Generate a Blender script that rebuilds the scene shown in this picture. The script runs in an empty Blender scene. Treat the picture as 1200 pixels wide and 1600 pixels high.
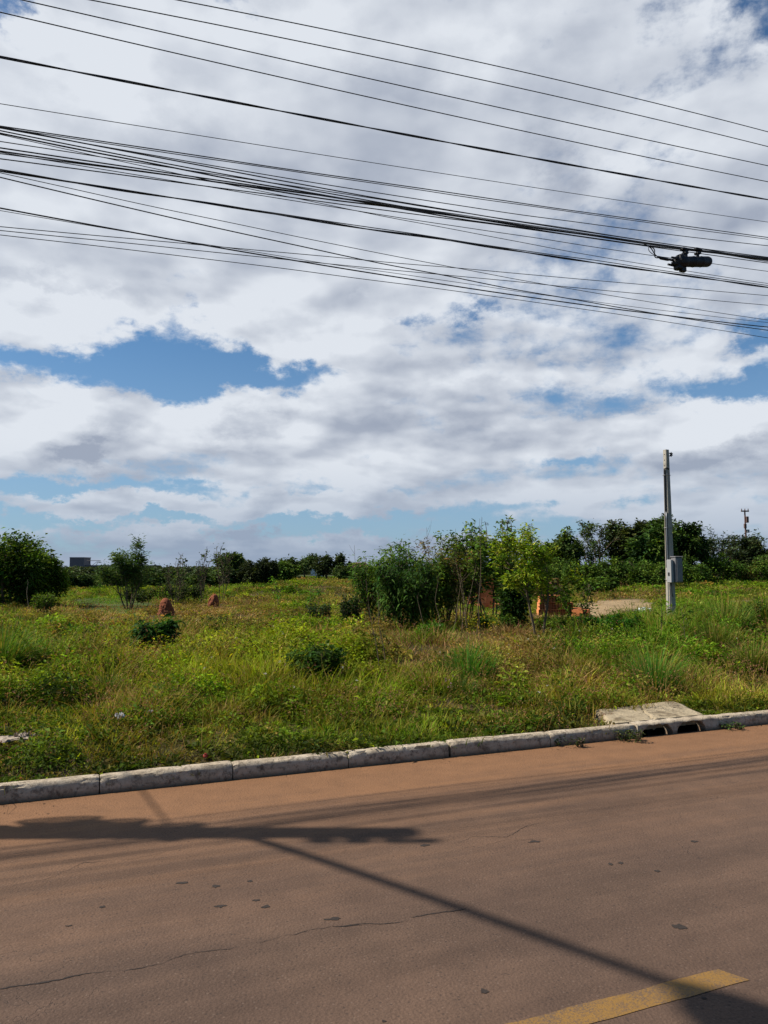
import bpy, math, random
import numpy as np
from mathutils import Vector, Matrix

R = math.radians
SC = bpy.context.scene
COL = SC.collection
rng = np.random.default_rng(7)
random.seed(7)

# ------------------------------------------------------------------ camera
CAM_H = 1.6
PITCH = math.atan(88 / 1200)
cam_data = bpy.data.cameras.new('camera')
cam_data.sensor_fit = 'VERTICAL'
cam_data.sensor_height = 24.0
cam_data.lens = 18.0
cam_data.clip_start = 0.05
cam_data.clip_end = 9000
cam = bpy.data.objects.new('camera', cam_data)
COL.objects.link(cam)
cam.location = (0, 0, CAM_H)
cam.rotation_euler = (math.pi / 2 + PITCH, 0, 0)
SC.camera = cam

# ------------------------------------------------------------------ exposure
SC.view_settings.view_transform = 'Standard'
SC.view_settings.look = 'None'
SC.view_settings.exposure = 0.6
SC.view_settings.gamma = 1.0

# ------------------------------------------------------------------ sun
SUN_EL = R(46.0)
sun_data = bpy.data.lights.new('sun', 'SUN')
sun_data.energy = 5.0
sun_data.angle = R(0.53)
sun_data.color = (1.0, 0.93, 0.82)
sun = bpy.data.objects.new('sun', sun_data)
COL.objects.link(sun)
SUN_DIR = Vector((-math.cos(SUN_EL), 0.0, math.sin(SUN_EL)))     # towards the sun: camera left
sun.rotation_euler = SUN_DIR.to_track_quat('Z', 'Y').to_euler()
sun.location = (-20, 0, 30)


# ------------------------------------------------------------------ node expressions
class NX:
    """A float socket or constant that can be used in arithmetic to build math nodes."""
    def __init__(s, nt, v): s.nt, s.v = nt, v
    def _m(s, op, *a, clamp=False):
        n = s.nt.nodes.new('ShaderNodeMath'); n.operation = op; n.use_clamp = clamp
        for i, q in enumerate((s,) + a):
            q = q.v if isinstance(q, NX) else q
            if isinstance(q, (int, float)): n.inputs[i].default_value = q
            else: s.nt.links.new(q, n.inputs[i])
        return NX(s.nt, n.outputs[0])
    def __add__(s, o): return s._m('ADD', o)
    __radd__ = __add__
    def __sub__(s, o): return s._m('SUBTRACT', o)
    def __rsub__(s, o): return NX(s.nt, o)._m('SUBTRACT', s)
    def __mul__(s, o): return s._m('MULTIPLY', o)
    __rmul__ = __mul__
    def __truediv__(s, o): return s._m('DIVIDE', o)
    def __rtruediv__(s, o): return NX(s.nt, o)._m('DIVIDE', s)
    def sq(s): return s * s
    def exp(s): return s._m('EXPONENT')
    def mx(s, o): return s._m('MAXIMUM', o)
    def mn(s, o): return s._m('MINIMUM', o)
    def clamp(s): return s._m('ADD', 0.0, clamp=True)
    def absv(s): return s._m('ABSOLUTE')
    def pw(s, o): return s._m('POWER', o)
    def smooth(s, a, b):
        n = s.nt.nodes.new('ShaderNodeMapRange'); n.interpolation_type = 'SMOOTHSTEP'
        s.nt.links.new(s.v, n.inputs[0]); n.inputs[1].default_value = a; n.inputs[2].default_value = b
        return NX(s.nt, n.outputs[0])

def noise(nt, vec, scale, detail=4, rough=0.5, dist=0.0, dim='3D', out=0):
    n = nt.nodes.new('ShaderNodeTexNoise'); n.noise_dimensions = dim
    nt.links.new(vec, n.inputs['Vector'])
    n.inputs['Scale'].default_value = scale; n.inputs['Detail'].default_value = detail
    n.inputs['Roughness'].default_value = rough; n.inputs['Distortion'].default_value = dist
    return NX(nt, n.outputs[out])

def combine(nt, x, y, z):
    n = nt.nodes.new('ShaderNodeCombineXYZ')
    for i, q in enumerate((x, y, z)):
        q = q.v if isinstance(q, NX) else q
        if isinstance(q, (int, float)): n.inputs[i].default_value = q
        else: nt.links.new(q, n.inputs[i])
    return n.outputs[0]

def mixc(nt, fac, a, b, blend='MIX'):
    n = nt.nodes.new('ShaderNodeMix'); n.data_type = 'RGBA'; n.blend_type = blend
    for i, q in ((0, fac), (6, a), (7, b)):
        q = q.v if isinstance(q, NX) else q
        if isinstance(q, (int, float)): n.inputs[i].default_value = q
        elif isinstance(q, tuple): n.inputs[i].default_value = q + (1,) if len(q) == 3 else q
        else: nt.links.new(q, n.inputs[i])
    return n.outputs[2]

def px_azel(px, py):
    """Azimuth and elevation of a sight line, from photo measurements."""
    u, v = (px - 600) / 1200, (800 - py) / 1200
    y = math.cos(PITCH) - v * math.sin(PITCH); z = math.sin(PITCH) + v * math.cos(PITCH)
    return math.atan2(u, y), math.atan2(z, math.hypot(u, y))

# ------------------------------------------------------------------ world: Nishita sky with broken cumulus
world = bpy.data.worlds.new('World')
SC.world = world
world.use_nodes = True
nt = world.node_tree
nt.nodes.clear()
SKY = 0.09
sky = nt.nodes.new('ShaderNodeTexSky')
sky.sky_type = 'NISHITA'; sky.sun_disc = False
sky.sun_elevation = SUN_EL
sky.sun_rotation = R(-90.0)
sky.air_density = 1.0; sky.dust_density = 0.4; sky.ozone_density = 2.0
tc = nt.nodes.new('ShaderNodeTexCoord')
sep = nt.nodes.new('ShaderNodeSeparateXYZ')
nt.links.new(tc.outputs['Generated'], sep.inputs[0])
X, Y, Z = (NX(nt, sep.outputs[i]) for i in range(3))
az = X._m('ARCTAN2', Y)
el = Z._m('ARCTAN2', (X.sq() + Y.sq()).pw(0.5))
zz = Z.mx(0.0) + 0.10
cx, cy = X / zz, Y / zz
P = combine(nt, cx, cy, 0.0)
PS = combine(nt, cx - 0.10, cy + 0.02, 0.0)     # a step towards the sun, for the lit edges of the clouds
n_big = noise(nt, P, 0.55, 3, 0.5, 0.0, '2D')
n_det = noise(nt, P, 1.5, 9, 0.56, 0.3, '2D')
n_det2 = noise(nt, PS, 1.5, 5, 0.56, 0.3, '2D')
n_fine = noise(nt, combine(nt, az, el * 1.5, 0.0), 30.0, 5, 0.62, 0.0, '2D')

def puffs(vec, scale, detail=2.0, rough=.5):
    """billowing heads: inverted smooth cell distance, fractal"""
    n = nt.nodes.new('ShaderNodeTexVoronoi'); n.feature = 'F1'; n.voronoi_dimensions = '2D'; n.normalize = True
    nt.links.new(vec, n.inputs['Vector']); n.inputs['Scale'].default_value = scale
    n.inputs['Detail'].default_value = detail; n.inputs['Roughness'].default_value = rough
    return 1.0 - NX(nt, n.outputs['Distance'])
# cumulus seen from the side stand upright: their heads are laid out in azimuth / elevation, smaller with distance
wq = nt.nodes.new('ShaderNodeTexNoise'); nt.links.new(combine(nt, az, el * 1.6, 1.7), wq.inputs['Vector'])
wq.inputs['Scale'].default_value = 16.0; wq.inputs['Detail'].default_value = 7; wq.inputs['Roughness'].default_value = .6
wqs = nt.nodes.new('ShaderNodeSeparateXYZ'); nt.links.new(wq.outputs['Color'], wqs.inputs[0])
wa = (NX(nt, wqs.outputs[0]) - .5) * 0.075; we = (NX(nt, wqs.outputs[1]) - .5) * 0.05
el_c = el.mx(0.0).pw(0.75)                      # rows of cloud crowd together towards the horizon
Q = combine(nt, az + wa, el_c * 1.9 + we, 3.1)
QS = combine(nt, az + wa - 0.010, el_c * 1.9 + we + 0.022, 3.1)
q_det = noise(nt, Q, 6.5, 7, 0.58, 0.0, '2D') * 0.62 + puffs(Q, 10.0) * 0.38
q_det2 = noise(nt, QS, 6.5, 4, 0.58, 0.0, '2D') * 0.62 + puffs(QS, 10.0) * 0.38
QB = combine(nt, az, el_c * 2.4, 0.0); QBS = combine(nt, az - 0.03, el_c * 2.4 + 0.055, 0.0)
b1 = noise(nt, QB, 5.5, 3, 0.5, 0.0, '2D'); b2 = noise(nt, QBS, 5.5, 3, 0.5, 0.0, '2D')

wn = nt.nodes.new('ShaderNodeTexNoise'); nt.links.new(combine(nt, az, el * 1.6, 7.7), wn.inputs['Vector'])
wn.inputs['Scale'].default_value = 9.0; wn.inputs['Detail'].default_value = 9; wn.inputs['Roughness'].default_value = .66
wsep = nt.nodes.new('ShaderNodeSeparateXYZ'); nt.links.new(wn.outputs['Color'], wsep.inputs[0])
az_w = az + (NX(nt, wsep.outputs[0]) - .5) * 0.26
el_w = el + (NX(nt, wsep.outputs[1]) - .5) * 0.13
def blob(x0, y0, x1, y1, amp):
    """A soft elliptical bump spanning the sight lines of a box measured in the photo."""
    a0, e0 = px_azel(x0, (y0 + y1) / 2); a1, e1 = px_azel(x1, (y0 + y1) / 2)
    _, t0 = px_azel((x0 + x1) / 2, y0); _, t1 = px_azel((x0 + x1) / 2, y1)
    ac, ec = (a0 + a1) / 2, (t0 + t1) / 2
    sa, se = max(abs(a1 - a0) / 2, .004), max(abs(t1 - t0) / 2, .004)
    return (((az_w - ac) * (1 / sa)).sq() + ((el_w - ec) * (1 / se)).sq()).mn(30.0)._m('MULTIPLY', -1.0).exp() * amp

front = Y.smooth(0.0, 0.5)
cov = 0.05 + front * 0.16 - (1.0 - front) * 0.20
GAPS = [  # open sky
    (-200, 538, 350, 608, .34), (205, 450, 345, 600, .34), (290, 556, 540, 622, .32), (440, 560, 540, 590, .10),
    (-60, -60, 50, 45, .30), (330, -40, 440, 40, .26), (1140, -40, 1280, 110, .14), (850, 40, 910, 80, .05),
    (615, 470, 700, 512, .20), (735, 470, 775, 512, .15), (540, 440, 570, 465, .18), (1140, 500, 1300, 540, .26),
    (1010, 580, 1260, 645, .34), (860, 600, 1030, 660, .19), (-250, 735, 440, 775, .32), (440, 745, 700, 775, .14), (-100, 808, 1000, 832, .2), (850, 700, 960, 738, .28), (500, 720, 640, 745, .10),
    (-200, 800, 700, 832, .22), (40, 655, 160, 680, .14), (180, 690, 240, 720, .14), (540, 690, 600, 720, .06),
    (700, 790, 1100, 812, .14),
]
BANKS = [  # solid cloud
    (-250, 330, 210, 545, .22), (330, 440, 640, 560, .16), (-200, 600, 480, 735, .17), (560, 520, 1080, 800, .14),
    (-100, 40, 1130, 430, .30), (430, -60, 1100, 60, .16), (760, -80, 1110, 130, .22), (1100, 130, 1330, 420, .26), (820, 150, 1130, 330, .12), (880, 640, 1400, 760, .20), (10, 768, 260, 806, .34), (280, 770, 520, 800, .2), (420, 590, 620, 730, .15),
    (-200, 845, 1400, 890, .12), (620, 560, 900, 620, .08), (470, 770, 760, 800, .12),
]
for g in GAPS: cov = cov - blob(*g[:4], g[4])
for g in BANKS: cov = cov + blob(*g[:4], g[4])
low = el.smooth(0.55, 0.20)                       # 1 near the horizon
det = n_det * (1.0 - low * 0.8) + (q_det - .06) * (low * 0.8)
dets = n_det2 * (1.0 - low * 0.8) + (q_det2 - .06) * (low * 0.8)
field = n_big * 0.55 + det * 1.30 - 0.19 + n_fine * 0.28 - 0.06 + cov
dens = field.smooth(0.755, 1.04)
thick = field.smooth(0.93, 1.30)
relief = ((det - dets) * 2.6 + (b1 - b2) * 2.6 + 0.5).clamp()
# cloud colour: bright edges, blue grey undersides
GREYS = [(820, 200, 920, 330, .5), (250, 200, 560, 330, .35), (950, 290, 1200, 420, .35), (330, 650, 480, 700, .55), (120, 670, 190, 715, .6),
         (620, 600, 860, 700, .35), (1000, 690, 1300, 740, .45), (-100, 830, 1300, 905, .75), (-60, 420, 160, 440, .25), (430, 100, 760, 260, .2), (1040, 380, 1300, 520, .2)]
WHITES = [(0, 20, 300, 160, .5), (300, 10, 620, 120, .3), (-100, 440, 220, 540, .5), (1020, 640, 1300, 700, .5), (330, 500, 600, 560, .35), (0, 610, 300, 660, .3),
          (700, 30, 830, 160, .3), (640, 560, 900, 600, .25)]
tone = (relief - .5) * (0.40 + low * .42) + (1.0 - thick) * 0.22 + (b1 - .5) * (.35 + low * .4) + (n_big - .5) * .6 + 0.60
for g in GREYS: tone = tone - blob(*g[:4], g[4])
for g in WHITES: tone = tone + blob(*g[:4], g[4])
tone = tone.clamp()
S = 1.0 / SKY
grey = tuple(c * S for c in (0.345, 0.390, 0.485))
white = tuple(c * S for c in (0.755, 0.795, 0.855))
ccol = mixc(nt, tone, grey, white)
# low down the clouds are seen through more air
ccol = mixc(nt, el.smooth(0.16, 0.0) * 0.75, ccol, tuple(c * S for c in (0.290, 0.370, 0.500)))
back = mixc(nt, front, tuple(c * S for c in (0.36, 0.36, 0.38)), ccol)
ccol = back
skyc = mixc(nt, 1.0, sky.outputs[0], (0.62, 0.92, 1.12), 'MULTIPLY')
skyc = mixc(nt, el.smooth(0.35, 0.0) * 0.6, skyc, tuple(c / SKY for c in (0.30, 0.425, 0.62)))
final = mixc(nt, dens * 0.97, skyc, ccol)
bg = nt.nodes.new('ShaderNodeBackground')
bg.inputs[1].default_value = SKY * 0.665
nt.links.new(final, bg.inputs[0])
out = nt.nodes.new('ShaderNodeOutputWorld')
nt.links.new(bg.outputs[0], out.inputs[0])

# ------------------------------------------------------------------ geometry of the place
TH = math.atan(0.412)
E = np.array([math.cos(TH), math.sin(TH)])       # along the kerb, to the right
N = np.array([-math.sin(TH), math.cos(TH)])      # across the kerb, into the field
O0 = np.array([0.0, 6.43])                       # foot of the kerb straight ahead

def ts(t, s):
    p = O0 + E * t + N * s
    return float(p[0]), float(p[1])
def to_ts(x, y):
    dx, dy = x - O0[0], y - O0[1]
    return dx * E[0] + dy * E[1], dx * N[0] + dy * N[1]

def sstep(a, b, x):
    t = np.clip((np.asarray(x, float) - a) / (b - a), 0, 1)
    return t * t * (3 - 2 * t)

_perm = np.random.default_rng(3).random((256, 256))
def vnoise(x, y, f=1.0, ox=0.0):
    """smooth value noise, 0..1"""
    x = np.asarray(x, float) * f + 37.2 + ox; y = np.asarray(y, float) * f + 91.7 + ox * 1.7
    xi = np.floor(x).astype(int); yi = np.floor(y).astype(int)
    fx = x - xi; fy = y - yi
    fx = fx * fx * (3 - 2 * fx); fy = fy * fy * (3 - 2 * fy)
    g = lambda i, j: _perm[i % 256, j % 256]
    return (g(xi, yi) * (1 - fx) + g(xi + 1, yi) * fx) * (1 - fy) + (g(xi, yi + 1) * (1 - fx) + g(xi + 1, yi + 1) * fx) * fy
def fnoise(x, y, f=1.0, ox=0.0, k=3):
    r = 0; a = 1; w = 0
    for i in range(k):
        r = r + a * vnoise(x, y, f * 2 ** i, ox + i * 11.3); w += a; a *= .5
    return r / w

KERB_H = 0.118
KERB_W = 0.13
def terrain(x, y):
    x = np.asarray(x, float); y = np.asarray(y, float)
    t, s = to_ts(x, y)
    z = 0.072 + 0.28 * sstep(0.3, 5.0, s)
    z = z + (fnoise(x, y, .55, 5) - .5) * .16 * sstep(1.0, 5.0, s)
    z = z + 0.45 * sstep(22, 45, y) * sstep(1, 10, x)                      # the lot rises gently on the right
    z = z - 0.12 * np.exp(-(((x + 9.5) / 2.6) ** 2 + ((y - 27) / 5) ** 2))   # hollow with the short green turf
    z = z + 0.55 * np.exp(-(((x + 3.5) / 3.2) ** 2 + ((y - 36) / 3.0) ** 2))  # low spoil mound
    d = np.sqrt(x * x + y * y)
    z = z + (fnoise(x, y, .02, 9) - .5) * 3.0 * sstep(120, 900, d)
    return z
def tz(x, y): return float(terrain(x, y))

def ground_px(px, py):
    """Point of the terrain seen at a photo position."""
    u, v = (px - 600) / 1200, (800 - py) / 1200
    d = np.array([u, math.cos(PITCH) - v * math.sin(PITCH), math.sin(PITCH) + v * math.cos(PITCH)])
    z = 0.3
    for _ in range(12):
        k = (z - CAM_H) / d[2]
        z = tz(d[0] * k, d[1] * k)
    return d[0] * k, d[1] * k, z
def at_depth(px, Y):
    u = (px - 600) / 1200
    return u * (Y * math.cos(PITCH)) , Y
def z_at(py, Y):
    return CAM_H + Y * math.tan(math.atan((800 - py) / 1200) + PITCH)
def road_px(px, py):
    u, v = (px - 600) / 1200, (800 - py) / 1200
    d = np.array([u, math.cos(PITCH) - v * math.sin(PITCH), math.sin(PITCH) + v * math.cos(PITCH)])
    k = -CAM_H / d[2]
    return float(d[0] * k), float(d[1] * k)
def on_plane(px, py, s):
    """Point where a sight line meets the upright plane that runs s metres beyond the kerb."""
    u, v = (px - 600) / 1200, (800 - py) / 1200
    d = np.array([u, math.cos(PITCH) - v * math.sin(PITCH), math.sin(PITCH) + v * math.cos(PITCH)])
    k = (s + O0[1] * N[1]) / (d[0] * N[0] + d[1] * N[1])
    x, y = d[0] * k, d[1] * k
    t, _ = to_ts(x, y)
    return float(t), float(CAM_H + d[2] * k)

# ------------------------------------------------------------------ mesh building
class Geo:
    def __init__(s): s.v, s.f, s.c, s.n = [], [], [], 0
    def add(s, v, f, c=None):
        v = np.asarray(v, float).reshape(-1, 3); f = np.asarray(f, int).reshape(-1, 3)
        s.v.append(v); s.f.append(f + s.n)
        if c is None: c = (1, 1, 1)
        c = np.asarray(c, float)
        if c.ndim == 1: c = np.tile(c[:3], (len(v), 1))
        s.c.append(c); s.n += len(v)
    def quads(s, v, q, c=None):
        q = np.asarray(q, int).reshape(-1, 4)
        s.add(v, np.vstack([q[:, [0, 1, 2]], q[:, [0, 2, 3]]]), c)
    def arrays(s):
        return np.vstack(s.v), np.vstack(s.f), np.vstack(s.c)
    def xform(s, fn):
        s.v = [fn(v) for v in s.v]
    def build(s, name, mat, parent=None, loc=None, smooth=False, auto=None):
        v, f, c = s.arrays()
        if loc is not None: v = v - np.asarray(loc, float)
        me = bpy.data.meshes.new(name)
        me.vertices.add(len(v)); me.vertices.foreach_set('co', v.astype(np.float32).ravel())
        me.loops.add(f.size); me.loops.foreach_set('vertex_index', f.astype(np.int32).ravel())
        me.polygons.add(len(f)); me.polygons.foreach_set('loop_start', np.arange(0, f.size, 3, dtype=np.int32))
        a = me.color_attributes.new('Col', 'FLOAT_COLOR', 'POINT')
        a.data.foreach_set('color', np.hstack([c, np.ones((len(c), 1))]).astype(np.float32).ravel())
        me.update(calc_edges=True)
        me.polygons.foreach_set('use_smooth', np.full(len(f), bool(smooth)))
        if auto is not None:
            me.polygons.foreach_set('use_smooth', np.ones(len(f), bool))
            me.set_sharp_from_angle(angle=R(auto))
        me.materials.append(mat)
        o = bpy.data.objects.new(name, me); COL.objects.link(o)
        if parent is not None:
            o.parent = parent
            if loc is None:
                # vertices are in world space: bring them under the parent
                v2 = v - np.array(parent_origin(parent)); me.vertices.foreach_set('co', v2.astype(np.float32).ravel()); me.update()
        elif loc is not None:
            o.location = loc
        return o

def parent_origin(o):
    p = Vector((0, 0, 0))
    while o is not None: p += o.location; o = o.parent
    return tuple(p)

def tag(o, label=None, cat=None, group=None, kind=None):
    if label: o['label'] = label
    if cat: o['category'] = cat
    if group: o['group'] = group
    if kind: o['kind'] = kind
    return o
def thing(name, label, cat, loc, group=None):
    o = bpy.data.objects.new(name, None); COL.objects.link(o)
    o.empty_display_size = .2
    o.location = loc
    return tag(o, label, cat, group)

def nrm(a): return a / np.maximum(np.linalg.norm(a, axis=-1, keepdims=True), 1e-9)

def g_tube(g, path, rad, sides=6, col=None, cap=True):
    path = np.asarray(path, float); k = len(path)
    rad = np.full(k, rad, float) if np.isscalar(rad) else np.asarray(rad, float)
    tan = nrm(np.gradient(path, axis=0))
    ref = np.array([0, 0, 1.0]) if abs(tan[0][2]) < .9 else np.array([1.0, 0, 0])
    a = nrm(np.cross(tan, ref)); b = np.cross(tan, a)
    th = np.arange(sides) * 2 * math.pi / sides
    ring = path[:, None, :] + rad[:, None, None] * (np.cos(th)[None, :, None] * a[:, None, :] + np.sin(th)[None, :, None] * b[:, None, :])
    v = ring.reshape(-1, 3)
    i = np.arange(k - 1)[:, None] * sides; j = np.arange(sides)[None, :]; j2 = (j + 1) % sides
    q = np.stack([i + j, i + j2, i + sides + j2, i + sides + j], -1).reshape(-1, 4)
    f = [q[:, [0, 1, 2]], q[:, [0, 2, 3]]]
    if cap:
        n = len(v); v = np.vstack([v, path[0], path[-1]])
        jj = np.arange(sides); jn = (jj + 1) % sides; l = (k - 1) * sides
        f.append(np.stack([np.full(sides, n), jn, jj], -1)); f.append(np.stack([np.full(sides, n + 1), l + jj, l + jn], -1))
    g.add(v, np.vstack(f), col)

def g_box(g, c, size, col=None, ax=None, ay=None, bevel=0.0, jitter=0.0):
    """box centred at c; ax, ay are horizontal unit axes"""
    ax = np.array([1, 0, 0.]) if ax is None else np.array([ax[0], ax[1], 0.]); ay = np.array([0, 1, 0.]) if ay is None else np.array([ay[0], ay[1], 0.])
    h = np.array(size) / 2; b = bevel
    pts = []; 
    if b <= 0:
        for z in (-1, 1):
            for x, y in ((-1, -1), (1, -1), (1, 1), (-1, 1)):
                pts.append((x * h[0], y * h[1], z * h[2]))
        q = [(0, 3, 2, 1), (4, 5, 6, 7), (0, 1, 5, 4), (1, 2, 6, 5), (2, 3, 7, 6), (3, 0, 4, 7)]
        pts = np.array(pts)
    else:
        L = []
        for z, i in ((-h[2], b), (-h[2] + b, 0), (h[2] - b, 0), (h[2], b)):
            x, y = h[0] - i, h[1] - i
            cb = b * .6
            L.append([(-x + cb, -y, z), (x - cb, -y, z), (x, -y + cb, z), (x, y - cb, z), (x - cb, y, z), (-x + cb, y, z), (-x, y - cb, z), (-x, -y + cb, z)])
        pts = np.array(L).reshape(-1, 3); q = []
        for r in range(3):
            for j in range(8): q.append((r * 8 + j, r * 8 + (j + 1) % 8, r * 8 + 8 + (j + 1) % 8, r * 8 + 8 + j))
        f = [(0, j + 1, j) for j in range(1, 7)] + [(24, 24 + j, 24 + j + 1) for j in range(1, 7)]
    w = pts[:, :1] * ax + pts[:, 1:2] * ay + pts[:, 2:] * np.array([0, 0, 1.]) + np.array(c, float)
    if jitter: w = w + rng.normal(0, jitter, w.shape)
    q = np.array(q)
    tri = np.vstack([q[:, [0, 1, 2]], q[:, [0, 2, 3]]])
    if b > 0: tri = np.vstack([tri, np.array(f)])
    g.add(w, tri, col)

def g_blades(g, P, L, W, az, lean, curl, col, tipcol=None, rs=None):
    """grass blades: two segments and a pointed tip"""
    n = len(P); rs = rs or rng
    h = np.stack([np.cos(az), np.sin(az), np.zeros(n)], -1)
    wa = az + math.pi / 2 + rs.normal(0, .7, n)
    w = np.stack([np.cos(wa), np.sin(wa), np.zeros(n)], -1)
    L = L[:, None]; W = W[:, None]; lean = lean[:, None]; curl = curl[:, None]
    def at(t): return P + h * L * (np.sin(lean) * t + curl * t * t) + np.array([0, 0, 1.]) * L * (np.cos(lean) * t - .45 * curl * t * t)
    m = at(.55)
    v = np.stack([P - w * W / 2, P + w * W / 2, m - w * W * .4, m + w * W * .4, at(1.0)], 1)
    base = np.arange(n)[:, None, None] * 5
    f = base + np.array([[0, 1, 3], [0, 3, 2], [2, 3, 4]])[None]
    tipcol = col if tipcol is None else tipcol
    c = np.stack([col, col, col * .5 + tipcol * .5, col * .5 + tipcol * .5, tipcol], 1)
    g.add(v.reshape(-1, 3), f.reshape(-1, 3), c.reshape(-1, 3))

def g_leaves(g, P, D, L, W, col, fold=.25, droop=0.0, long=False, rs=None):
    """leaves at points P growing along D; blades turned mostly face up"""
    n = len(P); rs = rs or rng
    D = nrm(D); up = np.array([0, 0, 1.]) + rs.normal(0, .45, (n, 3))
    S = nrm(np.cross(D, up)); U = np.cross(S, D)
    L = np.broadcast_to(L, (n,))[:, None]; W = np.broadcast_to(W, (n,))[:, None]
    dn = np.array([0, 0, -1.])
    if not long:
        m = P + D * L * .45 + dn * droop * L * .1
        tip = P + D * L + dn * droop * L * .5
        v = np.stack([P, m + S * W / 2 + U * W * fold, tip, m - S * W / 2 + U * W * fold], 1)
        f = np.array([[0, 1, 2], [0, 2, 3]]); k = 4
    else:
        m1 = P + D * L * .3 + dn * droop * L * .06; m2 = P + D * L * .68 + dn * droop * L * .28
        tip = P + D * L * .97 + dn * droop * L * .62
        v = np.stack([P, m1 + S * W * .46 + U * W * fold, m1 - S * W * .46 + U * W * fold, m2 + S * W * .38 + U * W * fold, m2 - S * W * .38 + U * W * fold, tip, m1, m2], 1)
        f = np.array([[0, 1, 6], [0, 6, 2], [6, 1, 3], [6, 3, 7], [2, 6, 7], [2, 7, 4], [7, 3, 5], [4, 7, 5]]); k = 8
    f = np.arange(n)[:, None, None] * k + f[None]
    g.add(v.reshape(-1, 3), f.reshape(-1, 3), np.repeat(col, k, 0))

def rand_dirs(n, zlo=-.3, zhi=.8, rs=None):
    rs = rs or rng
    a = rs.uniform(0, 2 * math.pi, n); z = rs.uniform(zlo, zhi, n); r = np.sqrt(np.maximum(1 - z * z, .05))
    return np.stack([np.cos(a) * r, np.sin(a) * r, z], -1)

def cvar(base, n, dv=.25, dh=.12, rs=None):
    """per-leaf colour variation around a linear base colour"""
    rs = rs or rng
    base = np.asarray(base, float)
    v = np.exp(rs.normal(0, dv, (n, 1))); h = 1 + rs.normal(0, dh, (n, 3)) * np.array([1, .3, .8])
    return np.clip(base * v * h, .003, .9)

# ------------------------------------------------------------------ materials
MAT = {}
def new_mat(name):
    m = bpy.data.materials.new(name); m.use_nodes = True
    nt = m.node_tree
    b = nt.nodes['Principled BSDF']
    return m, nt, b
def foliage_mat(name, trans=.35, rough=.5, spec=.35):
    m, nt, b = new_mat(name)
    a = nt.nodes.new('ShaderNodeAttribute'); a.attribute_name = 'Col'
    geo = nt.nodes.new('ShaderNodeNewGeometry')
    nn = noise(nt, geo.outputs['Position'], 23.0, 2, .5)
    col = mixc(nt, 1.0, a.outputs['Color'], combine(nt, nn * .58 + .55, nn * .42 + .62, nn * .58 + .53), 'MULTIPLY')
    hs = nt.nodes.new('ShaderNodeHueSaturation'); hs.inputs['Saturation'].default_value = 1.03
    nt.links.new(col, hs.inputs['Color']); col = hs.outputs[0]
    nt.links.new(col, b.inputs['Base Color'])
    b.inputs['Roughness'].default_value = rough
    b.inputs['Specular IOR Level'].default_value = spec
    tr = nt.nodes.new('ShaderNodeBsdfTranslucent')
    tcol = mixc(nt, 1.0, col, (1.25, 1.15, .55), 'MULTIPLY')
    nt.links.new(tcol, tr.inputs['Color'])
    mx = nt.nodes.new('ShaderNodeMixShader'); mx.inputs[0].default_value = trans
    nt.links.new(b.outputs[0], mx.inputs[1]); nt.links.new(tr.outputs[0], mx.inputs[2])
    nt.links.new(mx.outputs[0], nt.nodes['Material Output'].inputs['Surface'])
    MAT[name] = m
    return m
def plain_mat(name, base, rough=.8, var=.25, scale=8.0, bump=.3, bscale=40.0, metal=0.0, spec=.4, dark=None, dscale=3.0, damt=.5, vcol=False):
    """solid with mottled colour, stains and a fine bump"""
    base = tuple(c * .74 for c in base); dark = None if dark is None else tuple(c * .74 for c in dark)
    m, nt, b = new_mat(name)
    tcn = nt.nodes.new('ShaderNodeTexCoord'); vec = tcn.outputs['Object']
    n1 = noise(nt, vec, scale, 5, .6)
    f = (n1 - .5) * (var * 4) + 1.0
    src = base
    if vcol:
        a = nt.nodes.new('ShaderNodeAttribute'); a.attribute_name = 'Col'
        src = mixc(nt, 1.0, a.outputs['Color'], base, 'MULTIPLY')
    col = mixc(nt, 1.0, src, combine(nt, f, f, f), 'MULTIPLY')
    if dark is not None:
        n2 = noise(nt, vec, dscale, 7, .65, .4)
        col = mixc(nt, n2.smooth(.50, .66) * damt, col, dark)
    nt.links.new(col, b.inputs['Base Color'])
    b.inputs['Roughness'].default_value = rough; b.inputs['Metallic'].default_value = metal
    b.inputs['Specular IOR Level'].default_value = spec
    if bump:
        bn = nt.nodes.new('ShaderNodeBump'); bn.inputs['Strength'].default_value = bump; bn.inputs['Distance'].default_value = .02
        n3 = noise(nt, vec, bscale, 6, .65)
        nt.links.new(n3.v, bn.inputs['Height']); nt.links.new(bn.outputs[0], b.inputs['Normal'])
    MAT[name] = m
    return m
foliage_mat('leaf', trans=.38, rough=.65, spec=.07)
foliage_mat('grass_blade', trans=.33, rough=.65, spec=.07)
foliage_mat('dry', trans=.15, rough=.75, spec=.15)
foliage_mat('far_leaf', trans=.2, rough=.7, spec=.1)
plain_mat('bark', (.125, .088, .052), .9, .3, 14, .6, 60, vcol=False)
plain_mat('pale_bark', (.22, .18, .13), .9, .25, 14, .5, 60)
plain_mat('concrete', (.40, .37, .32), .9, .16, 9, .5, 90, dark=(.16, .14, .115), dscale=5, damt=.6)
plain_mat('post_concrete', (.43, .39, .32), .85, .12, 12, .35, 120, dark=(.19, .18, .16), dscale=4, damt=.5)
plain_mat('cable_black', (.012, .012, .013), .5, .1, 5, 0)
plain_mat('black_plastic', (.010, .010, .011), .55, .1, 5, .15, 60)
plain_mat('galvanised', (.36, .37, .38), .45, .15, 20, .1, 80, metal=.8)
plain_mat('dark_paint', (.02, .02, .022), .5, .1, 5, 0)

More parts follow.
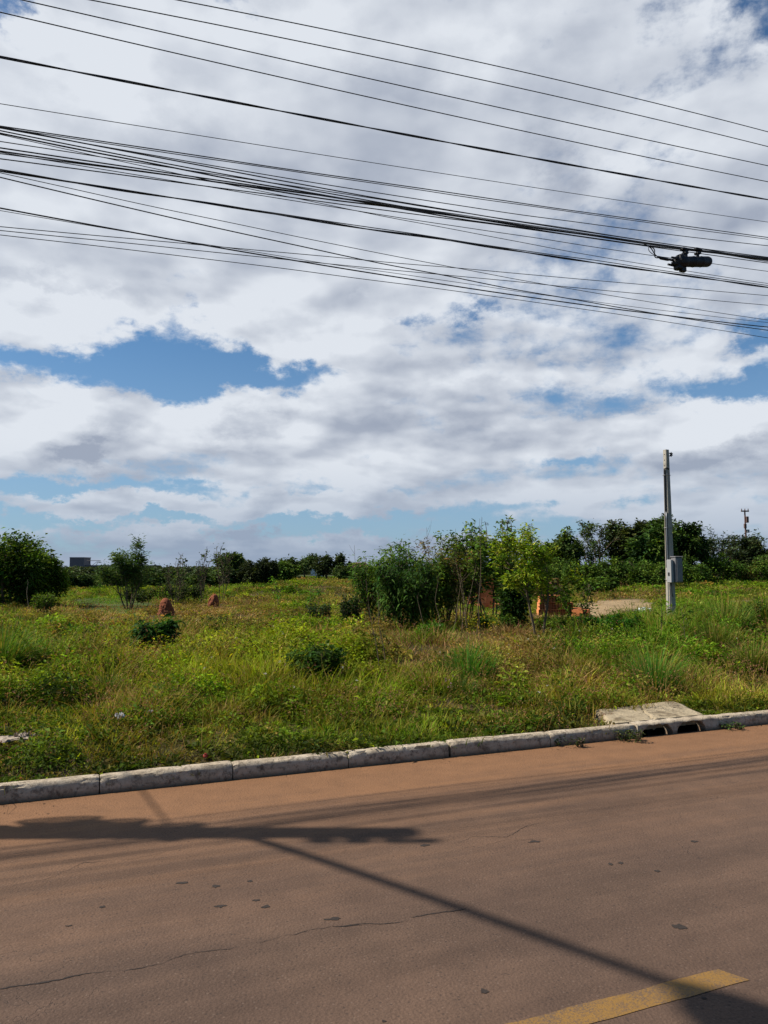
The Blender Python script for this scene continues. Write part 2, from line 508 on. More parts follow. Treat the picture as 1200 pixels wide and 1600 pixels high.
# ------------------------------------------------------------------ ground sheet
def sheet_lines(lim, fine, power, extra=()):
    a = np.linspace(0, 1, 150); v = fine * a * 150 * (1 + (lim / (fine * 150) - 1) * a ** power)
    return np.unique(np.round(np.concatenate([-v, v, extra]), 4))
T_L = sheet_lines(3500, .16, 4.5, (2.55, 2.552, 3.56, 3.562))
S_L = sheet_lines(3500, .16, 4.5, (0.004, 0.008, 0.11, 0.114, 0.60, 0.602, -7.0, -7.01))
TT, SS = np.meshgrid(T_L, S_L)
XX = O0[0] + TT * E[0] + SS * N[0]; YY = O0[1] + TT * E[1] + SS * N[1]
ZZ = terrain(XX, YY)
ZZ = np.where(SS < 0.112, -0.04, ZZ)
ZZ = np.where(SS < -7.005, 0.06, ZZ)
pit = (TT > 2.551) & (TT < 3.561) & (SS > 0.006) & (SS < 0.601)
ZZ = np.where(pit, -0.45, ZZ)
pit2 = (TT > 2.551) & (TT < 3.561) & (SS > -0.02) & (SS < 0.112)
def lobe(x, y, cx, cy, rx, ry, soft=.5, n=.5):
    d = np.sqrt(((x - cx) / rx) ** 2 + ((y - cy) / ry) ** 2) + (fnoise(x, y, 1.1, 21) - .5) * n
    return 1 - sstep(1 - soft, 1 + soft, d)
def px_lobe(x, y, x0, y0, x1, y1, soft=.35, n=.8):
    """patch of the field covering a box measured in the photo"""
    a = ground_px((x0 + x1) / 2, y1); b = ground_px((x0 + x1) / 2, y0); c = ground_px(x0, (y0 + y1) / 2); d = ground_px(x1, (y0 + y1) / 2)
    cx, cy = (c[0] + d[0]) / 2, (a[1] + b[1]) / 2
    # follow the sight lines: shear the patch with depth
    k = ((x0 + x1) / 2 - 600) / 1200
    xx = x - k * (y - cy)
    return lobe(xx, y, cx, cy, abs(d[0] - c[0]) / 2, abs(b[1] - a[1]) / 2, soft, n)
def sand_mask(x, y):
    return np.maximum(px_lobe(x, y, 905, 935, 1055, 968, .2, .5), .9 * px_lobe(x, y, 1090, 931, 1160, 945, .2, .6))
def dirt_mask(x, y): return px_lobe(x, y, 1070, 892, 1120, 903, .3, .5)
def lawn_mask(x, y): return px_lobe(x, y, 80, 934, 252, 961, .15, .35)
def far_green_mask(x, y): return sstep(38, 60, y) * (1 - sstep(300, 600, y))
COLS = np.empty(XX.shape + (3,)); K_ = .74
soil = np.array((.060, .044, .025)); sandc = np.array((.37, .265, .150)); lawnc = np.array((.070, .105, .022)); redd = np.array((.16, .065, .033)); farc = np.array((.050, .072, .020))
gn = fnoise(XX, YY, .35, 31)
COLS[:] = soil * (0.7 + .6 * gn[..., None]) + np.array((.02, .03, .0)) * sstep(.4, .7, fnoise(XX, YY, .8, 44))[..., None]
for msk, cc in ((far_green_mask(XX, YY) * .8, farc), (lawn_mask(XX, YY), lawnc), (sand_mask(XX, YY), sandc), (dirt_mask(XX, YY), redd)):
    COLS = COLS * (1 - msk[..., None]) + cc * msk[..., None]
nr, nc = XX.shape
idx = np.arange(nr * nc).reshape(nr, nc)
q = np.stack([idx[:-1, :-1], idx[:-1, 1:], idx[1:, 1:], idx[1:, :-1]], -1).reshape(-1, 4)
g = Geo(); g.quads(np.stack([XX, YY, ZZ], -1).reshape(-1, 3), q, COLS.reshape(-1, 3) * K_)
m, nt, b = new_mat('soil')
a = nt.nodes.new('ShaderNodeAttribute'); a.attribute_name = 'Col'
geo = nt.nodes.new('ShaderNodeNewGeometry'); pos = geo.outputs['Position']
n1 = noise(nt, pos, 1.3, 6, .65); n2 = noise(nt, pos, 18, 6, .65)
f = (n1 - .5) * 1.2 + (n2 - .5) * 1.3 + 1.0
col = mixc(nt, 1.0, a.outputs['Color'], combine(nt, f, f, f), 'MULTIPLY')
nt.links.new(col, b.inputs['Base Color']); b.inputs['Roughness'].default_value = .95; b.inputs['Specular IOR Level'].default_value = .1
bn = nt.nodes.new('ShaderNodeBump'); bn.inputs['Strength'].default_value = .8; bn.inputs['Distance'].default_value = .06
nt.links.new((n2 + n1).v, bn.inputs['Height']); nt.links.new(bn.outputs[0], b.inputs['Normal'])
tag(g.build('ground', m, smooth=True), kind='structure')

# ------------------------------------------------------------------ road
m, nt, b = new_mat('dusty_asphalt')
geo = nt.nodes.new('ShaderNodeNewGeometry'); pos = geo.outputs['Position']
sp = nt.nodes.new('ShaderNodeSeparateXYZ'); nt.links.new(pos, sp.inputs[0])
PX, PY = NX(nt, sp.outputs[0]), NX(nt, sp.outputs[1])
s_ = (PX * float(N[0]) + (PY - float(O0[1])) * float(N[1]))
t_ = (PX * float(E[0]) + (PY - float(O0[1])) * float(E[1]))
along = combine(nt, t_ * .12, s_ * 2.2, 0.0)            # tyre and drag streaks run with the street
streak = noise(nt, along, 2.2, 6, .6)
big = noise(nt, pos, .55, 5, .6)
mid = noise(nt, pos, 5.0, 6, .65)
fine = noise(nt, pos, 95.0, 3, .7)
grit = noise(nt, pos, 230.0, 2, .7)
vor = nt.nodes.new('ShaderNodeTexVoronoi'); vor.inputs['Scale'].default_value = 75.0
nt.links.new(pos, vor.inputs['Vector'])
agg = NX(nt, vor.outputs['Distance']); vc = nt.nodes.new('ShaderNodeSeparateXYZ'); nt.links.new(vor.outputs['Color'], vc.inputs[0])
rnd = NX(nt, vc.outputs[0])
dust_edge = ((s_ + (streak - .5) * .5 + (big - .5) * .7)).smooth(-1.15, -0.12)
dust_mid = (s_ + (streak - .5) * 1.4).smooth(-2.8, -.8) * .5
dust = (dust_edge + dust_mid * (streak * 1.4) + (big - .45) * .5 * mid + .08).clamp()
asph = mixc(nt, (big * .7 + streak * .3).smooth(.38, .62), (.064, .0405, .0295), (.088, .056, .040))
base = mixc(nt, dust, asph, (.165, .082, .038))
lane = (s_ + 1.35 + (big - .5) * .3).sq()._m('MULTIPLY', -9.0).exp() + (s_ + 2.75 + (big - .5) * .3).sq()._m('MULTIPLY', -9.0).exp()
f = (mid - .5) * .55 + (fine - .5) * 1.0 + (grit - .5) * .8 + 1.0 + (streak - .5) * .35 - lane * .10
base = mixc(nt, 1.0, base, combine(nt, f, f, f), 'MULTIPLY')
stone = (rnd.smooth(.90, .96) * (1.0 - agg.smooth(.25, .45))) * (1.0 - dust_edge * .6)
base = mixc(nt, stone * .28, base, (.18, .13, .10))
pitm = (rnd.smooth(.12, .04) * (1.0 - agg.smooth(.3, .5)))
base = mixc(nt, pitm * .5, base, (.022, .016, .014))
# hairline crazing, only in a few areas
vor2 = nt.nodes.new('ShaderNodeTexVoronoi'); vor2.feature = 'DISTANCE_TO_EDGE'; vor2.inputs['Scale'].default_value = 2.6
wv = nt.nodes.new('ShaderNodeVectorMath'); wv.operation = 'ADD'
nv = nt.nodes.new('ShaderNodeTexNoise'); nv.inputs['Scale'].default_value = 5.0; nv.inputs['Detail'].default_value = 5; nt.links.new(pos, nv.inputs['Vector'])
sc_ = nt.nodes.new('ShaderNodeVectorMath'); sc_.operation = 'SCALE'; sc_.inputs['Scale'].default_value = .55; nt.links.new(nv.outputs['Color'], sc_.inputs[0])
nt.links.new(pos, wv.inputs[0]); nt.links.new(sc_.outputs[0], wv.inputs[1]); nt.links.new(wv.outputs[0], vor2.inputs['Vector'])
hair = NX(nt, vor2.outputs['Distance']).smooth(.012, .0)
area = noise(nt, pos, .8, 2, .5).smooth(.52, .62) * (s_.smooth(-3.2, -2.4)) * (s_.smooth(-.9, -1.3)) * mid.smooth(.42, .6)
base = mixc(nt, hair * area * .55, base, (.028, .021, .019))
nt.links.new(base, b.inputs['Base Color'])
b.inputs['Roughness'].default_value = .88; b.inputs['Specular IOR Level'].default_value = .25
bn = nt.nodes.new('ShaderNodeBump'); bn.inputs['Strength'].default_value = .55; bn.inputs['Distance'].default_value = .008
nt.links.new((fine * .6 + grit * .3 + agg * .5 - hair * area * 1.2).v, bn.inputs['Height']); nt.links.new(bn.outputs[0], b.inputs['Normal'])
ROAD_MAT = m
g = Geo()
tl = np.concatenate([np.linspace(-400, -12, 30), np.linspace(-11.5, 12, 90), np.linspace(14, 600, 40)])
sl = np.linspace(-7.0, 0.003, 40)
A, B = np.meshgrid(tl, sl)
x = O0[0] + A * E[0] + B * N[0]; y = O0[1] + A * E[1] + B * N[1]
zr = x * 0
i = np.arange(x.size).reshape(x.shape)
q = np.stack([i[:-1, :-1], i[:-1, 1:], i[1:, 1:], i[1:, :-1]], -1).reshape(-1, 4)
g.quads(np.stack([x, y, zr], -1).reshape(-1, 3), q)
tag(g.build('road', m, smooth=True), kind='structure')

# worn yellow centre line, a sheet just above the asphalt
m, nt, b = new_mat('worn_yellow_paint')
geo = nt.nodes.new('ShaderNodeNewGeometry'); pos = geo.outputs['Position']
n1 = noise(nt, pos, 6, 6, .7); n2 = noise(nt, pos, 110, 4, .7)
wear = ((n1 - .5) * 1.5 + (n2 - .5) * 2.2 + .38).clamp()
nt.links.new(mixc(nt, wear.smooth(.15, .75) * .9, (.185, .095, .014), (.078, .048, .031)), b.inputs['Base Color'])
b.inputs['Roughness'].default_value = .8
bn = nt.nodes.new('ShaderNodeBump'); bn.inputs['Strength'].default_value = .5; bn.inputs['Distance'].default_value = .006
nt.links.new(n2.v, bn.inputs['Height']); nt.links.new(bn.outputs[0], b.inputs['Normal'])
def dash(t0, t1):
    g = Geo(); k = 60
    tt = np.linspace(t0, t1, k)
    for a_, b_ in ((-3.485, -3.535), (-3.535, -3.59)): pass
    e1 = -3.497 + (fnoise(tt, tt * 0, 9, 3) - .5) * .014; e2 = -3.607 + (fnoise(tt, tt * 0, 9, 8) - .5) * .014
    p = []
    for j in range(k):
        sh = -.05 * (j == k - 1)
        p.append(ts(tt[j] + sh, e1[j]) + (.0022,)); p.append(ts(tt[j], e2[j]) + (.0022,))
    qs = [(2 * j, 2 * j + 1, 2 * j + 3, 2 * j + 2) for j in range(k - 1)]
    g.quads(p, qs)
    return g
x, y = road_px(1135, 1523); t_end = to_ts(x, y)[0]
g = dash(t_end - 3.0, t_end + .05)
tag(g.build('road_marking', m), kind='structure')
for k_ in (-1, 1, 2, 3):
    tag(dash(t_end - 3.0 + 7.0 * k_, t_end + 7.0 * k_).build('road_marking', m), kind='structure')

# cracks and dark spots in the asphalt
crack_m = plain_mat('crack_dark', (.024, .016, .013), .95, .2, 30, 0)
def crack(pts, wid, seed, skip=.0):
    """ragged open crack along photo-measured points on the road"""
    rs = np.random.default_rng(seed)
    P_ = np.array([road_px(*p) for p in pts]); g = Geo()
    seg = np.linalg.norm(np.diff(P_, axis=0), axis=1); L = seg.sum(); k = max(int(L / .012), 8)
    d = np.linspace(0, L, k); cum = np.concatenate([[0], np.cumsum(seg)])
    x = np.interp(d, cum, P_[:, 0]); y = np.interp(d, cum, P_[:, 1])
    dx, dy = np.gradient(x), np.gradient(y); ln = np.hypot(dx, dy); nx, ny = -dy / ln, dx / ln
    o = (fnoise(d, d * 0, 6, seed, 4) - .5) * .07 + (vnoise(d, d * 0, 60, seed) - .5) * .010
    w = wid * np.clip((fnoise(d, d * 0, 3, seed + 5, 4) - .36 - skip) * 3.2, 0, 1.4) * np.sin(np.pi * np.clip(d / L, .02, .98)) ** .4 * (.5 + rs.random(k))
    x, y = x + nx * o, y + ny * o
    v = np.stack([np.stack([x - nx * w, y - ny * w, np.full(k, .0018)], -1), np.stack([x + nx * w, y + ny * w, np.full(k, .0018)], -1)], 1).reshape(-1, 3)
    g.quads(v, [(2 * j, 2 * j + 1, 2 * j + 3, 2 * j + 2) for j in range(k - 1) if w[j] + w[j + 1] > .0006])
    return tag(g.build('road_crack', crack_m), kind='structure')
crack([(-120, 1560), (0, 1547), (60, 1537), (120, 1524), (200, 1516)], .0062, 1)
crack([(190, 1517), (260, 1500), (310, 1489), (350, 1483), (370, 1477)], .0048, 22)
crack([(400, 1471), (480, 1455), (560, 1446), (640, 1438), (735, 1416)], .0042, 3)
crack([(520, 1449), (600, 1441), (680, 1428), (728, 1419)], .004, 14)
crack([(20, 1385), (85, 1370), (110, 1358), (130, 1347), (210, 1342), (290, 1325)], .0022, 5)
crack([(700, 1322), (740, 1308), (790, 1306), (850, 1283)], .0022, 6)
crack([(720, 1325), (790, 1314), (850, 1311)], .0018, 9)
crack([(300, 1372), (420, 1352), (520, 1348), (600, 1333)], .0013, 12, .04)
crack([(840, 1300), (900, 1290), (1000, 1262)], .0012, 17, .05)
spot_g = 0
for k_, (px_, py_, w_, h_) in enumerate([(286, 1380, 22, 3), (337, 1385, 13, 4), (343, 1416, 17, 4), (390, 1377, 9, 3), (400, 1407, 10, 3), (415, 1417, 11, 4), (160, 1417, 7, 3), (520, 1436, 22, 4),
                           (756, 1549, 13, 7), (1061, 1448, 19, 8), (954, 1350, 9, 4), (971, 1349, 9, 4), (1085, 1315, 12, 3), (836, 1315, 22, 3), (1027, 1361, 7, 3), (665, 1321, 14, 3), (600, 1596, 6, 4), (1100, 1560, 7, 3), (108, 1447, 10, 2)]):
    a = road_px(px_, py_); b_ = road_px(px_ + w_ / 2, py_); c_ = road_px(px_, py_ - h_ / 2)
    rx = abs(b_[0] - a[0]); ry = abs(c_[1] - a[1]); rs = np.random.default_rng(100 + k_)
    th = np.arange(22) * 2 * math.pi / 22; rr = 1 + (vnoise(np.cos(th) * 1.5, np.sin(th) * 1.5, 1.3, k_ * 7.7) - .5) * 1.1
    v = [(a[0], a[1], .0018)] + [(a[0] + math.cos(q_) * rx * r_, a[1] + math.sin(q_) * ry * r_ + .15 * math.cos(q_) * rx, .0018) for q_, r_ in zip(th, rr)]
    g = Geo(); g.add(v, [(0, j + 1, (j + 1) % 22 + 1) for j in range(22)])
    tag(g.build('road_stain', plain_mat('stain_brown', (.028, .019, .0145), .95, .4, 60, 0)), kind='structure')

# ------------------------------------------------------------------ kerb stones
m, nt, b = new_mat('kerb_concrete')
geo = nt.nodes.new('ShaderNodeNewGeometry'); pos = geo.outputs['Position']
sp = nt.nodes.new('ShaderNodeSeparateXYZ'); nt.links.new(pos, sp.inputs[0]); PZ = NX(nt, sp.outputs[2])
n1 = noise(nt, pos, 3.5, 6, .7); n2 = noise(nt, pos, 22, 7, .72, .3); n3 = noise(nt, pos, 130, 4, .7); n4 = noise(nt, pos, 9, 6, .7, .6)
base = mixc(nt, n1.smooth(.35, .7), (.34, .275, .195), (.47, .40, .305))
base = mixc(nt, n2.smooth(.47, .64) * .9, base, (.15, .12, .087))                                # lichen and weathering
base = mixc(nt, n4.smooth(.54, .66) * PZ.smooth(.115, .06) * .75, base, (.065, .05, .038))
base = mixc(nt, (PZ + (n2 - .5) * .06).smooth(.045, .0) * .75, base, (.14, .074, .038))               # dirt splash at the foot
f = (n3 - .5) * .6 + 1.0
base = mixc(nt, 1.0, base, combine(nt, f, f, f), 'MULTIPLY')
nt.links.new(base, b.inputs['Base Color']); b.inputs['Roughness'].default_value = .92; b.inputs['Specular IOR Level'].default_value = .2
bn = nt.nodes.new('ShaderNodeBump'); bn.inputs['Strength'].default_value = .8; bn.inputs['Distance'].default_value = .012
nt.links.new((n3 * .6 + n2).v, bn.inputs['Height']); nt.links.new(bn.outputs[0], b.inputs['Normal'])
KERB_MAT = m
PROFILE = [(0.0, -.12), (0.0, -.02), (0.0, .03), (0.0, .06), (.002, .09), (.006, .108), (.013, .122), (.024, .131), (.04, .1345), (.065, .136), (.09, .135), (.11, .132), (.121, .125), (.126, .11), (.13, .08), (.13, -.12)]
def kerb_geo(t0, t1, seed, chip=1.0, tilt=0.0, shift=0.0):
    g = Geo(); k = max(int((t1 - t0) / .025), 6)
    tt = np.linspace(t0, t1, k); pr = np.array(PROFILE); npf = len(pr)
    T_, I_ = np.meshgrid(tt, np.arange(npf), indexing='ij')
    S_ = pr[:, 0][None, :].repeat(k, 0) + 0; Z_ = np.where(pr[:, 1] > 0, pr[:, 1] * .87, pr[:, 1])[None, :].repeat(k, 0) + 0
    # pull profile inwards where chipped or rough
    cx_, cz_ = .065, .05
    n_ = (fnoise(T_ * 1.0 + seed * 3.1, I_ * .25, 7, seed, 4) - .5) * .010
    edge = np.exp(-((I_ - 6.5) / 2.2) ** 2)
    ch = np.clip(fnoise(T_ + seed, I_ * .12, 5, seed + 4, 4) - .62, 0, 1) * .10 * edge * chip
    endd = np.minimum(T_ - t0, t1 - T_); rnd_ = np.exp(-(endd / .012)) * .006 + np.exp(-(endd / .05)) * .010 * edge * vnoise(T_, I_, 2, seed)
    sc = n_ + ch + rnd_
    S_ = S_ + (cx_ - S_) * np.clip(sc / .09, -.2, .8); Z_ = np.where(Z_ > .0, Z_ - (sc) * np.clip(Z_ / .1, 0, 1), Z_)
    Z_ = Z_ + tilt * (T_ - (t0 + t1) / 2) * (Z_ > -.05) + (Z_ > -.05) * (seed % 3 - 1) * .002
    S_ = S_ + shift
    x = O0[0] + T_ * E[0] + S_ * N[0]; y = O0[1] + T_ * E[1] + S_ * N[1]
    i = np.arange(x.size).reshape(x.shape)
    q = np.stack([i[:-1, :-1], i[1:, :-1], i[1:, 1:], i[:-1, 1:]], -1).reshape(-1, 4)
    v = np.stack([x, y, Z_], -1).reshape(-1, 3)
    g.quads(v, q)
    for row, fl in ((i[0], 1), (i[-1], 0)):
        c = v[row].mean(0); vv = np.vstack([c, v[row]]); n = len(row)
        f = [(0, j + 1, j + 2) if fl else (0, j + 2, j + 1) for j in range(n - 1)]
        g.add(vv, f)
    return g
JOINTS = [-9.2, -8.2, -7.2, -6.2, -5.2, -4.2, -3.2, -2.19, -1.24, -.306, .616, 1.626, 2.60, 3.62, 4.62, 5.6, 6.6, 7.6, 8.6, 9.6, 10.6, 11.6]
KERB_LABELS = {
    -3.2: 'weathered kerb stone at the left edge of the photo, first in the row',
    -2.19: 'kerb stone right of the widest dark joint at left, in front of the red litter',
    -1.24: 'grey kerb stone just left of the photo centre, under the dark verge plants',
    -.306: 'kerb stone with a broken right corner, left of the gap where grass grows through',
    .616: 'kerb stone just right of the gap where grass grows through the joint',
    1.626: 'kerb stone directly left of the storm drain, half hidden by weeds at its foot',
    3.62: 'pale kerb stone directly right of the storm drain openings',
    4.62: 'kerb stone at the right edge of the photo',
}
for i_, (a_, b_) in enumerate(zip(JOINTS[:-1], JOINTS[1:])):
    if abs(a_ - 2.60) < .01: continue
    t0, t1 = a_ + .004, b_ - .004
    if abs(a_ + .306) < .01: t1 -= .015
    g = kerb_geo(t0, t1, i_ + 1, 1.0 + 2.0 * (abs(a_ + .306) < .01) * 1.0, tilt=.004 * ((i_ * 7) % 5 - 2))
    x, y = ts((t0 + t1) / 2, .065)
    o = g.build('kerb_stone', KERB_MAT, loc=(x, y, 0), auto=40)
    nth = ['first', 'second', 'third', 'fourth', 'fifth', 'sixth', 'seventh', 'eighth']
    lab = KERB_LABELS.get(a_, 'kerb stone outside the photo, %s one beyond the %s edge' % (nth[5 - i_] if a_ < 0 else nth[i_ - 15], 'left' if a_ < 0 else 'right'))
    tag(o, lab, 'kerb stone', 'kerb stones along the road')

# storm drain: kerb inlet with two arched mouths and a cracked cover slab
x, y = ts(3.11, .065)
drain = thing('storm_drain', 'concrete kerb drain inlet with two dark arched openings and a cracked pale slab', 'storm drain', (x, y, 0))
g = Geo()
T0, T1 = 2.604, 3.616
OPEN = [(2.655, 3.03), (3.085, 3.45)]
def arch_top(t):
    for a_, b_ in OPEN:
        if a_ < t < b_:
            u = (t - a_) / (b_ - a_) * 2 - 1
            return .122 * (1 - abs(u) ** 3.2) ** (1 / 2.4) + .008 * math.sin(t * 60)
    return -.12
tt = np.unique(np.concatenate([np.linspace(T0, T1, 90)] + [np.array([a_ - .0005, a_ + .001, b_ - .001, b_ + .0005]) for a_, b_ in OPEN]))
for j in range(len(tt) - 1):
    a_, b_ = tt[j], tt[j + 1]
    za, zb = max(arch_top(a_), -.12), max(arch_top(b_), -.12)
    def pt(t, s, z): return ts(t, s) + (z * .87 if z > 0 else z,)
    prf = [(0.0, None), (0.0, .119), (.005, .129), (.014, .136), (.03, .140), (.065, .142), (.115, .14)]
    va = [pt(a_, s, za if z is None else z + .004 * math.sin(a_ * 31)) for s, z in prf] + [pt(a_, .115, za)]
    vb = [pt(b_, s, zb if z is None else z + .004 * math.sin(b_ * 31)) for s, z in prf] + [pt(b_, .115, zb)]
    n_ = len(va); V = va + vb
    g.quads(V, [(i_, n_ + i_, n_ + (i_ + 1) % n_, (i_ + 1) % n_) for i_ in range(n_)])
for t_e in (T0, T1):
    V = [ts(t_e, s) + (z * .87,) for s, z in [(0.0, -.12), (0.0, .119), (.014, .136), (.065, .142), (.115, .14), (.115, -.12)]]
    g.add(V, [(0, 1, 2), (0, 2, 3), (0, 3, 4), (0, 4, 5)])
g.build('inlet_kerb', KERB_MAT, drain, auto=40)
# walls of the pit behind the mouths
g = Geo()
for (t0, s0, t1, s1) in ((2.56, .118, 2.56, .59), (2.56, .59, 3.55, .59), (3.55, .59, 3.55, .118), (3.05, .36, 3.05, .55)):
    mx, my = ts((t0 + t1) / 2, (s0 + s1) / 2)
    L = math.hypot(t1 - t0, s1 - s0)
    if t0 == t1: g_box(g, (mx, my, -.17), (.03, L, .50), None, E, N)
    else: g_box(g, (mx, my, -.17), (L, .03, .50), None, E, N)
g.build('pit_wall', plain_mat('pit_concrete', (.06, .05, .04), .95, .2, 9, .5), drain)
# slab
g = Geo()
nu, nv = 60, 34
cor = [(2.42, .137), (3.60, .137), (3.86, .86), (2.66, .76)]
U, V_ = np.meshgrid(np.linspace(0, 1, nu), np.linspace(0, 1, nv))
Tt = (1 - V_) * ((1 - U) * cor[0][0] + U * cor[1][0]) + V_ * ((1 - U) * cor[3][0] + U * cor[2][0])
St = (1 - V_) * ((1 - U) * cor[0][1] + U * cor[1][1]) + V_ * ((1 - U) * cor[3][1] + U * cor[2][1])
wob = (fnoise(Tt, St, 5, 77, 4) - .5) * .10
eU = np.minimum(U, 1 - U) < .02; eV = (1 - V_) < .02
Tt = Tt + wob * np.exp(-np.minimum(U, 1 - U) / .05); St = St + wob * np.exp(-(1 - V_) / .06)
Zt = .119 + .018 * V_ + (fnoise(Tt, St, 6, 12, 4) - .5) * .014 - .05 * np.exp(-np.minimum(U, 1 - U) / .012) - .05 * np.exp(-(1 - V_) / .02)
crk = np.abs(U - (.42 + .10 * (fnoise(V_ * 2, V_ * 0, 3, 5) - .5) + .12 * V_))
Zt = Zt - .018 * np.exp(-(crk / .009) ** 2) + .003 * (U > .45)
crk2 = np.abs(V_ - (.62 + .25 * (fnoise(U * 3, U * 0, 2, 9) - .5)))
Zt = Zt - .010 * np.exp(-(crk2 / .015) ** 2) * (U > .42)
x = O0[0] + Tt * E[0] + St * N[0]; y = O0[1] + Tt * E[1] + St * N[1]
i = np.arange(x.size).reshape(x.shape)
q = np.stack([i[:-1, :-1], i[:-1, 1:], i[1:, 1:], i[1:, :-1]], -1).reshape(-1, 4)
top = np.stack([x, y, Zt], -1).reshape(-1, 3)
g.quads(top, q)
bot = top.copy(); bot[:, 2] -= .09
g.quads(bot, q[:, ::-1])
ring = np.concatenate([i[0], i[1:, -1], i[-1, ::-1][1:], i[::-1, 0][1:]])
g.quads(np.vstack([top[ring], bot[ring]]), [(j, j + len(ring), j + 1 + len(ring), j + 1) for j in range(len(ring) - 1)])
g.build('cover_slab', plain_mat('slab_concrete', (.44, .355, .23), .92, .22, 7, 1.0, 45, dark=(.17, .125, .07), dscale=5, damt=.95), drain, auto=40)
# broken lumps at the slab's left
for k_, (px_, py_, r_) in enumerate([(948, 1110, .075), (972, 1118, .05), (1100, 1112, .03), (932, 1117, .04)]):
    rs = np.random.default_rng(k_ + 40); X_, Y_, Z_ = ground_px(px_, py_)
    g = Geo(); pts = rand_dirs(60, -1, 1, rs); pts = pts * np.array([1.25, .8, .55]) * r_ * (1 + rs.normal(0, .05, (60, 1)))
    import bmesh
    bm = bmesh.new()
    for p in pts[:26]: bm.verts.new(p)
    bmesh.ops.convex_hull(bm, input=bm.verts); 
    for v_ in [v_ for v_ in bm.verts if not v_.link_faces]: bm.verts.remove(v_)
    bmesh.ops.triangulate(bm, faces=bm.faces[:]); bm.verts.index_update()
    g.add([v_.co[:] for v_ in bm.verts], [[v_.index for v_ in f_.verts] for f_ in bm.faces]); bm.free()
    tag(g.build('concrete_lump', MAT['slab_concrete'], loc=(0, 0, 0)),
        ['largest broken concrete lump left of the storm drain slab', 'small concrete lump in weeds between the slab and the bigger lump', 'small concrete chip in the grass right of the storm drain slab', 'leftmost small concrete lump in the verge near the drain'][k_], 'rubble', 'broken concrete around the storm drain').location = (X_, Y_, Z_ + r_ * .3)

# ------------------------------------------------------------------ utility pole just outside the frame on the left (its shadow falls on the road)
S_LINE = 0.0
# the pole's foot: shadow runs along +x, so the pole stands in line with it
POLE_Y = 4.79; POLE_X = -5.95
POLE_T, POLE_S = to_ts(POLE_X, POLE_Y)
pz = tz(POLE_X, POLE_Y)
PH = 6.30
pole = thing('utility_pole', 'concrete street light pole beyond the left edge, casting its shadow on the road', 'utility pole', (POLE_X, POLE_Y, pz - .1))
g = Geo(); k = np.linspace(0, PH + .1 - pz, 14)
g_tube(g, [(POLE_X, POLE_Y, pz - .1 + q_) for q_ in k], np.linspace(.145, .095, 14), 16)
g.build('pole_shaft', MAT['post_concrete'], pole, auto=40)
def cast(px, py, dy=0.0):
    """height on the pole whose shadow falls at a photo position"""
    x, _ = road_px(px, py); return (x - POLE_X) * math.tan(SUN_EL)
zt = cast(655, 1304)
# street light on a curved arm over the road
za = cast(352, 1316)
g = Geo(); hd = -N
pa = [(POLE_X, POLE_Y, za)]
for u in np.linspace(0.05, 1, 16):
    r_ = 1.90 * u; h_ = 1.42 * (u ** .88)
    pa.append((POLE_X + hd[0] * r_, POLE_Y + hd[1] * r_, za + h_))
g_tube(g, pa, .033, 10); g.build('lamp_arm', MAT['galvanised'], pole, smooth=True)
g = Geo(); e_ = np.array(pa[-1]); d3 = np.array([hd[0], hd[1], .18])
g_tube(g, [e_ + d3 * q_ for q_ in (-.08, 0, .08, .2, .36, .46, .5)], [.035, .07, .12, .15, .145, .09, .01], 12); g.build('lamp_head', MAT['galvanised'], pole, smooth=True)
# insulator rack up the road side of the pole
for z_ in (5.72, 5.95, 6.18, 6.36):
    g = Geo(); c = (POLE_X + hd[0] * .15, POLE_Y + hd[1] * .15)
    g_tube(g, [(c[0], c[1], z_ - .085 + w_) for w_ in (0, .03, .05, .08, .1, .14, .17)], [.02, .045, .03, .05, .03, .04, .01], 10)
    g.build('insulator', MAT['dark_paint'], pole, smooth=True)
for (z_, off, sz) in ((4.30, .13, (.16, .18, .30)), (4.82, -.06, (.16, .18, .16))):
    g = Geo(); g_box(g, (POLE_X + N[0] * off, POLE_Y + N[1] * off, z_), sz, None, E, N, bevel=.06); g.build('equipment_box', MAT['galvanised'], pole)
for (z_, r_, off) in ((4.85, .13, .02), (4.12, .17, .14), (4.48, .14, .10), (3.6, .13, -.04)):
    g = Geo()
    for w_ in range(5):
        a = np.linspace(0, 2 * math.pi, 30); rr = r_ * (1 + .08 * (w_ - 2))
        g_tube(g, np.stack([POLE_X + N[0] * off + np.cos(a) * rr * E[0] * .9 + N[0] * .03 * w_, POLE_Y + N[1] * off + np.cos(a) * rr * E[1] * .9 + N[1] * .03 * w_, z_ + np.sin(a) * rr], -1), .013, 5)
    g.build('cable_coil', MAT['cable_black'], pole)

# far pole of the same line, out of sight to the right
RT = POLE_T + 34.0
rx, ry = ts(RT, POLE_S); rz = tz(rx, ry)
pole2 = thing('utility_pole', 'concrete utility pole further along the street, beyond the right edge of the photo', 'utility pole', (rx, ry, rz - .1))
g = Geo(); g_tube(g, [(rx, ry, rz - .1 + q_) for q_ in np.linspace(0, 7.6, 10)], np.linspace(.15, .095, 10), 14); g.build('pole_shaft', MAT['post_concrete'], pole2, smooth=True)
g = Geo(); g_box(g, (rx + hd[0] * .18, ry + hd[1] * .18, 7.0), (.10, 1.5, .11), None, E, N); g.build('crossarm', MAT['bark'], pole2)

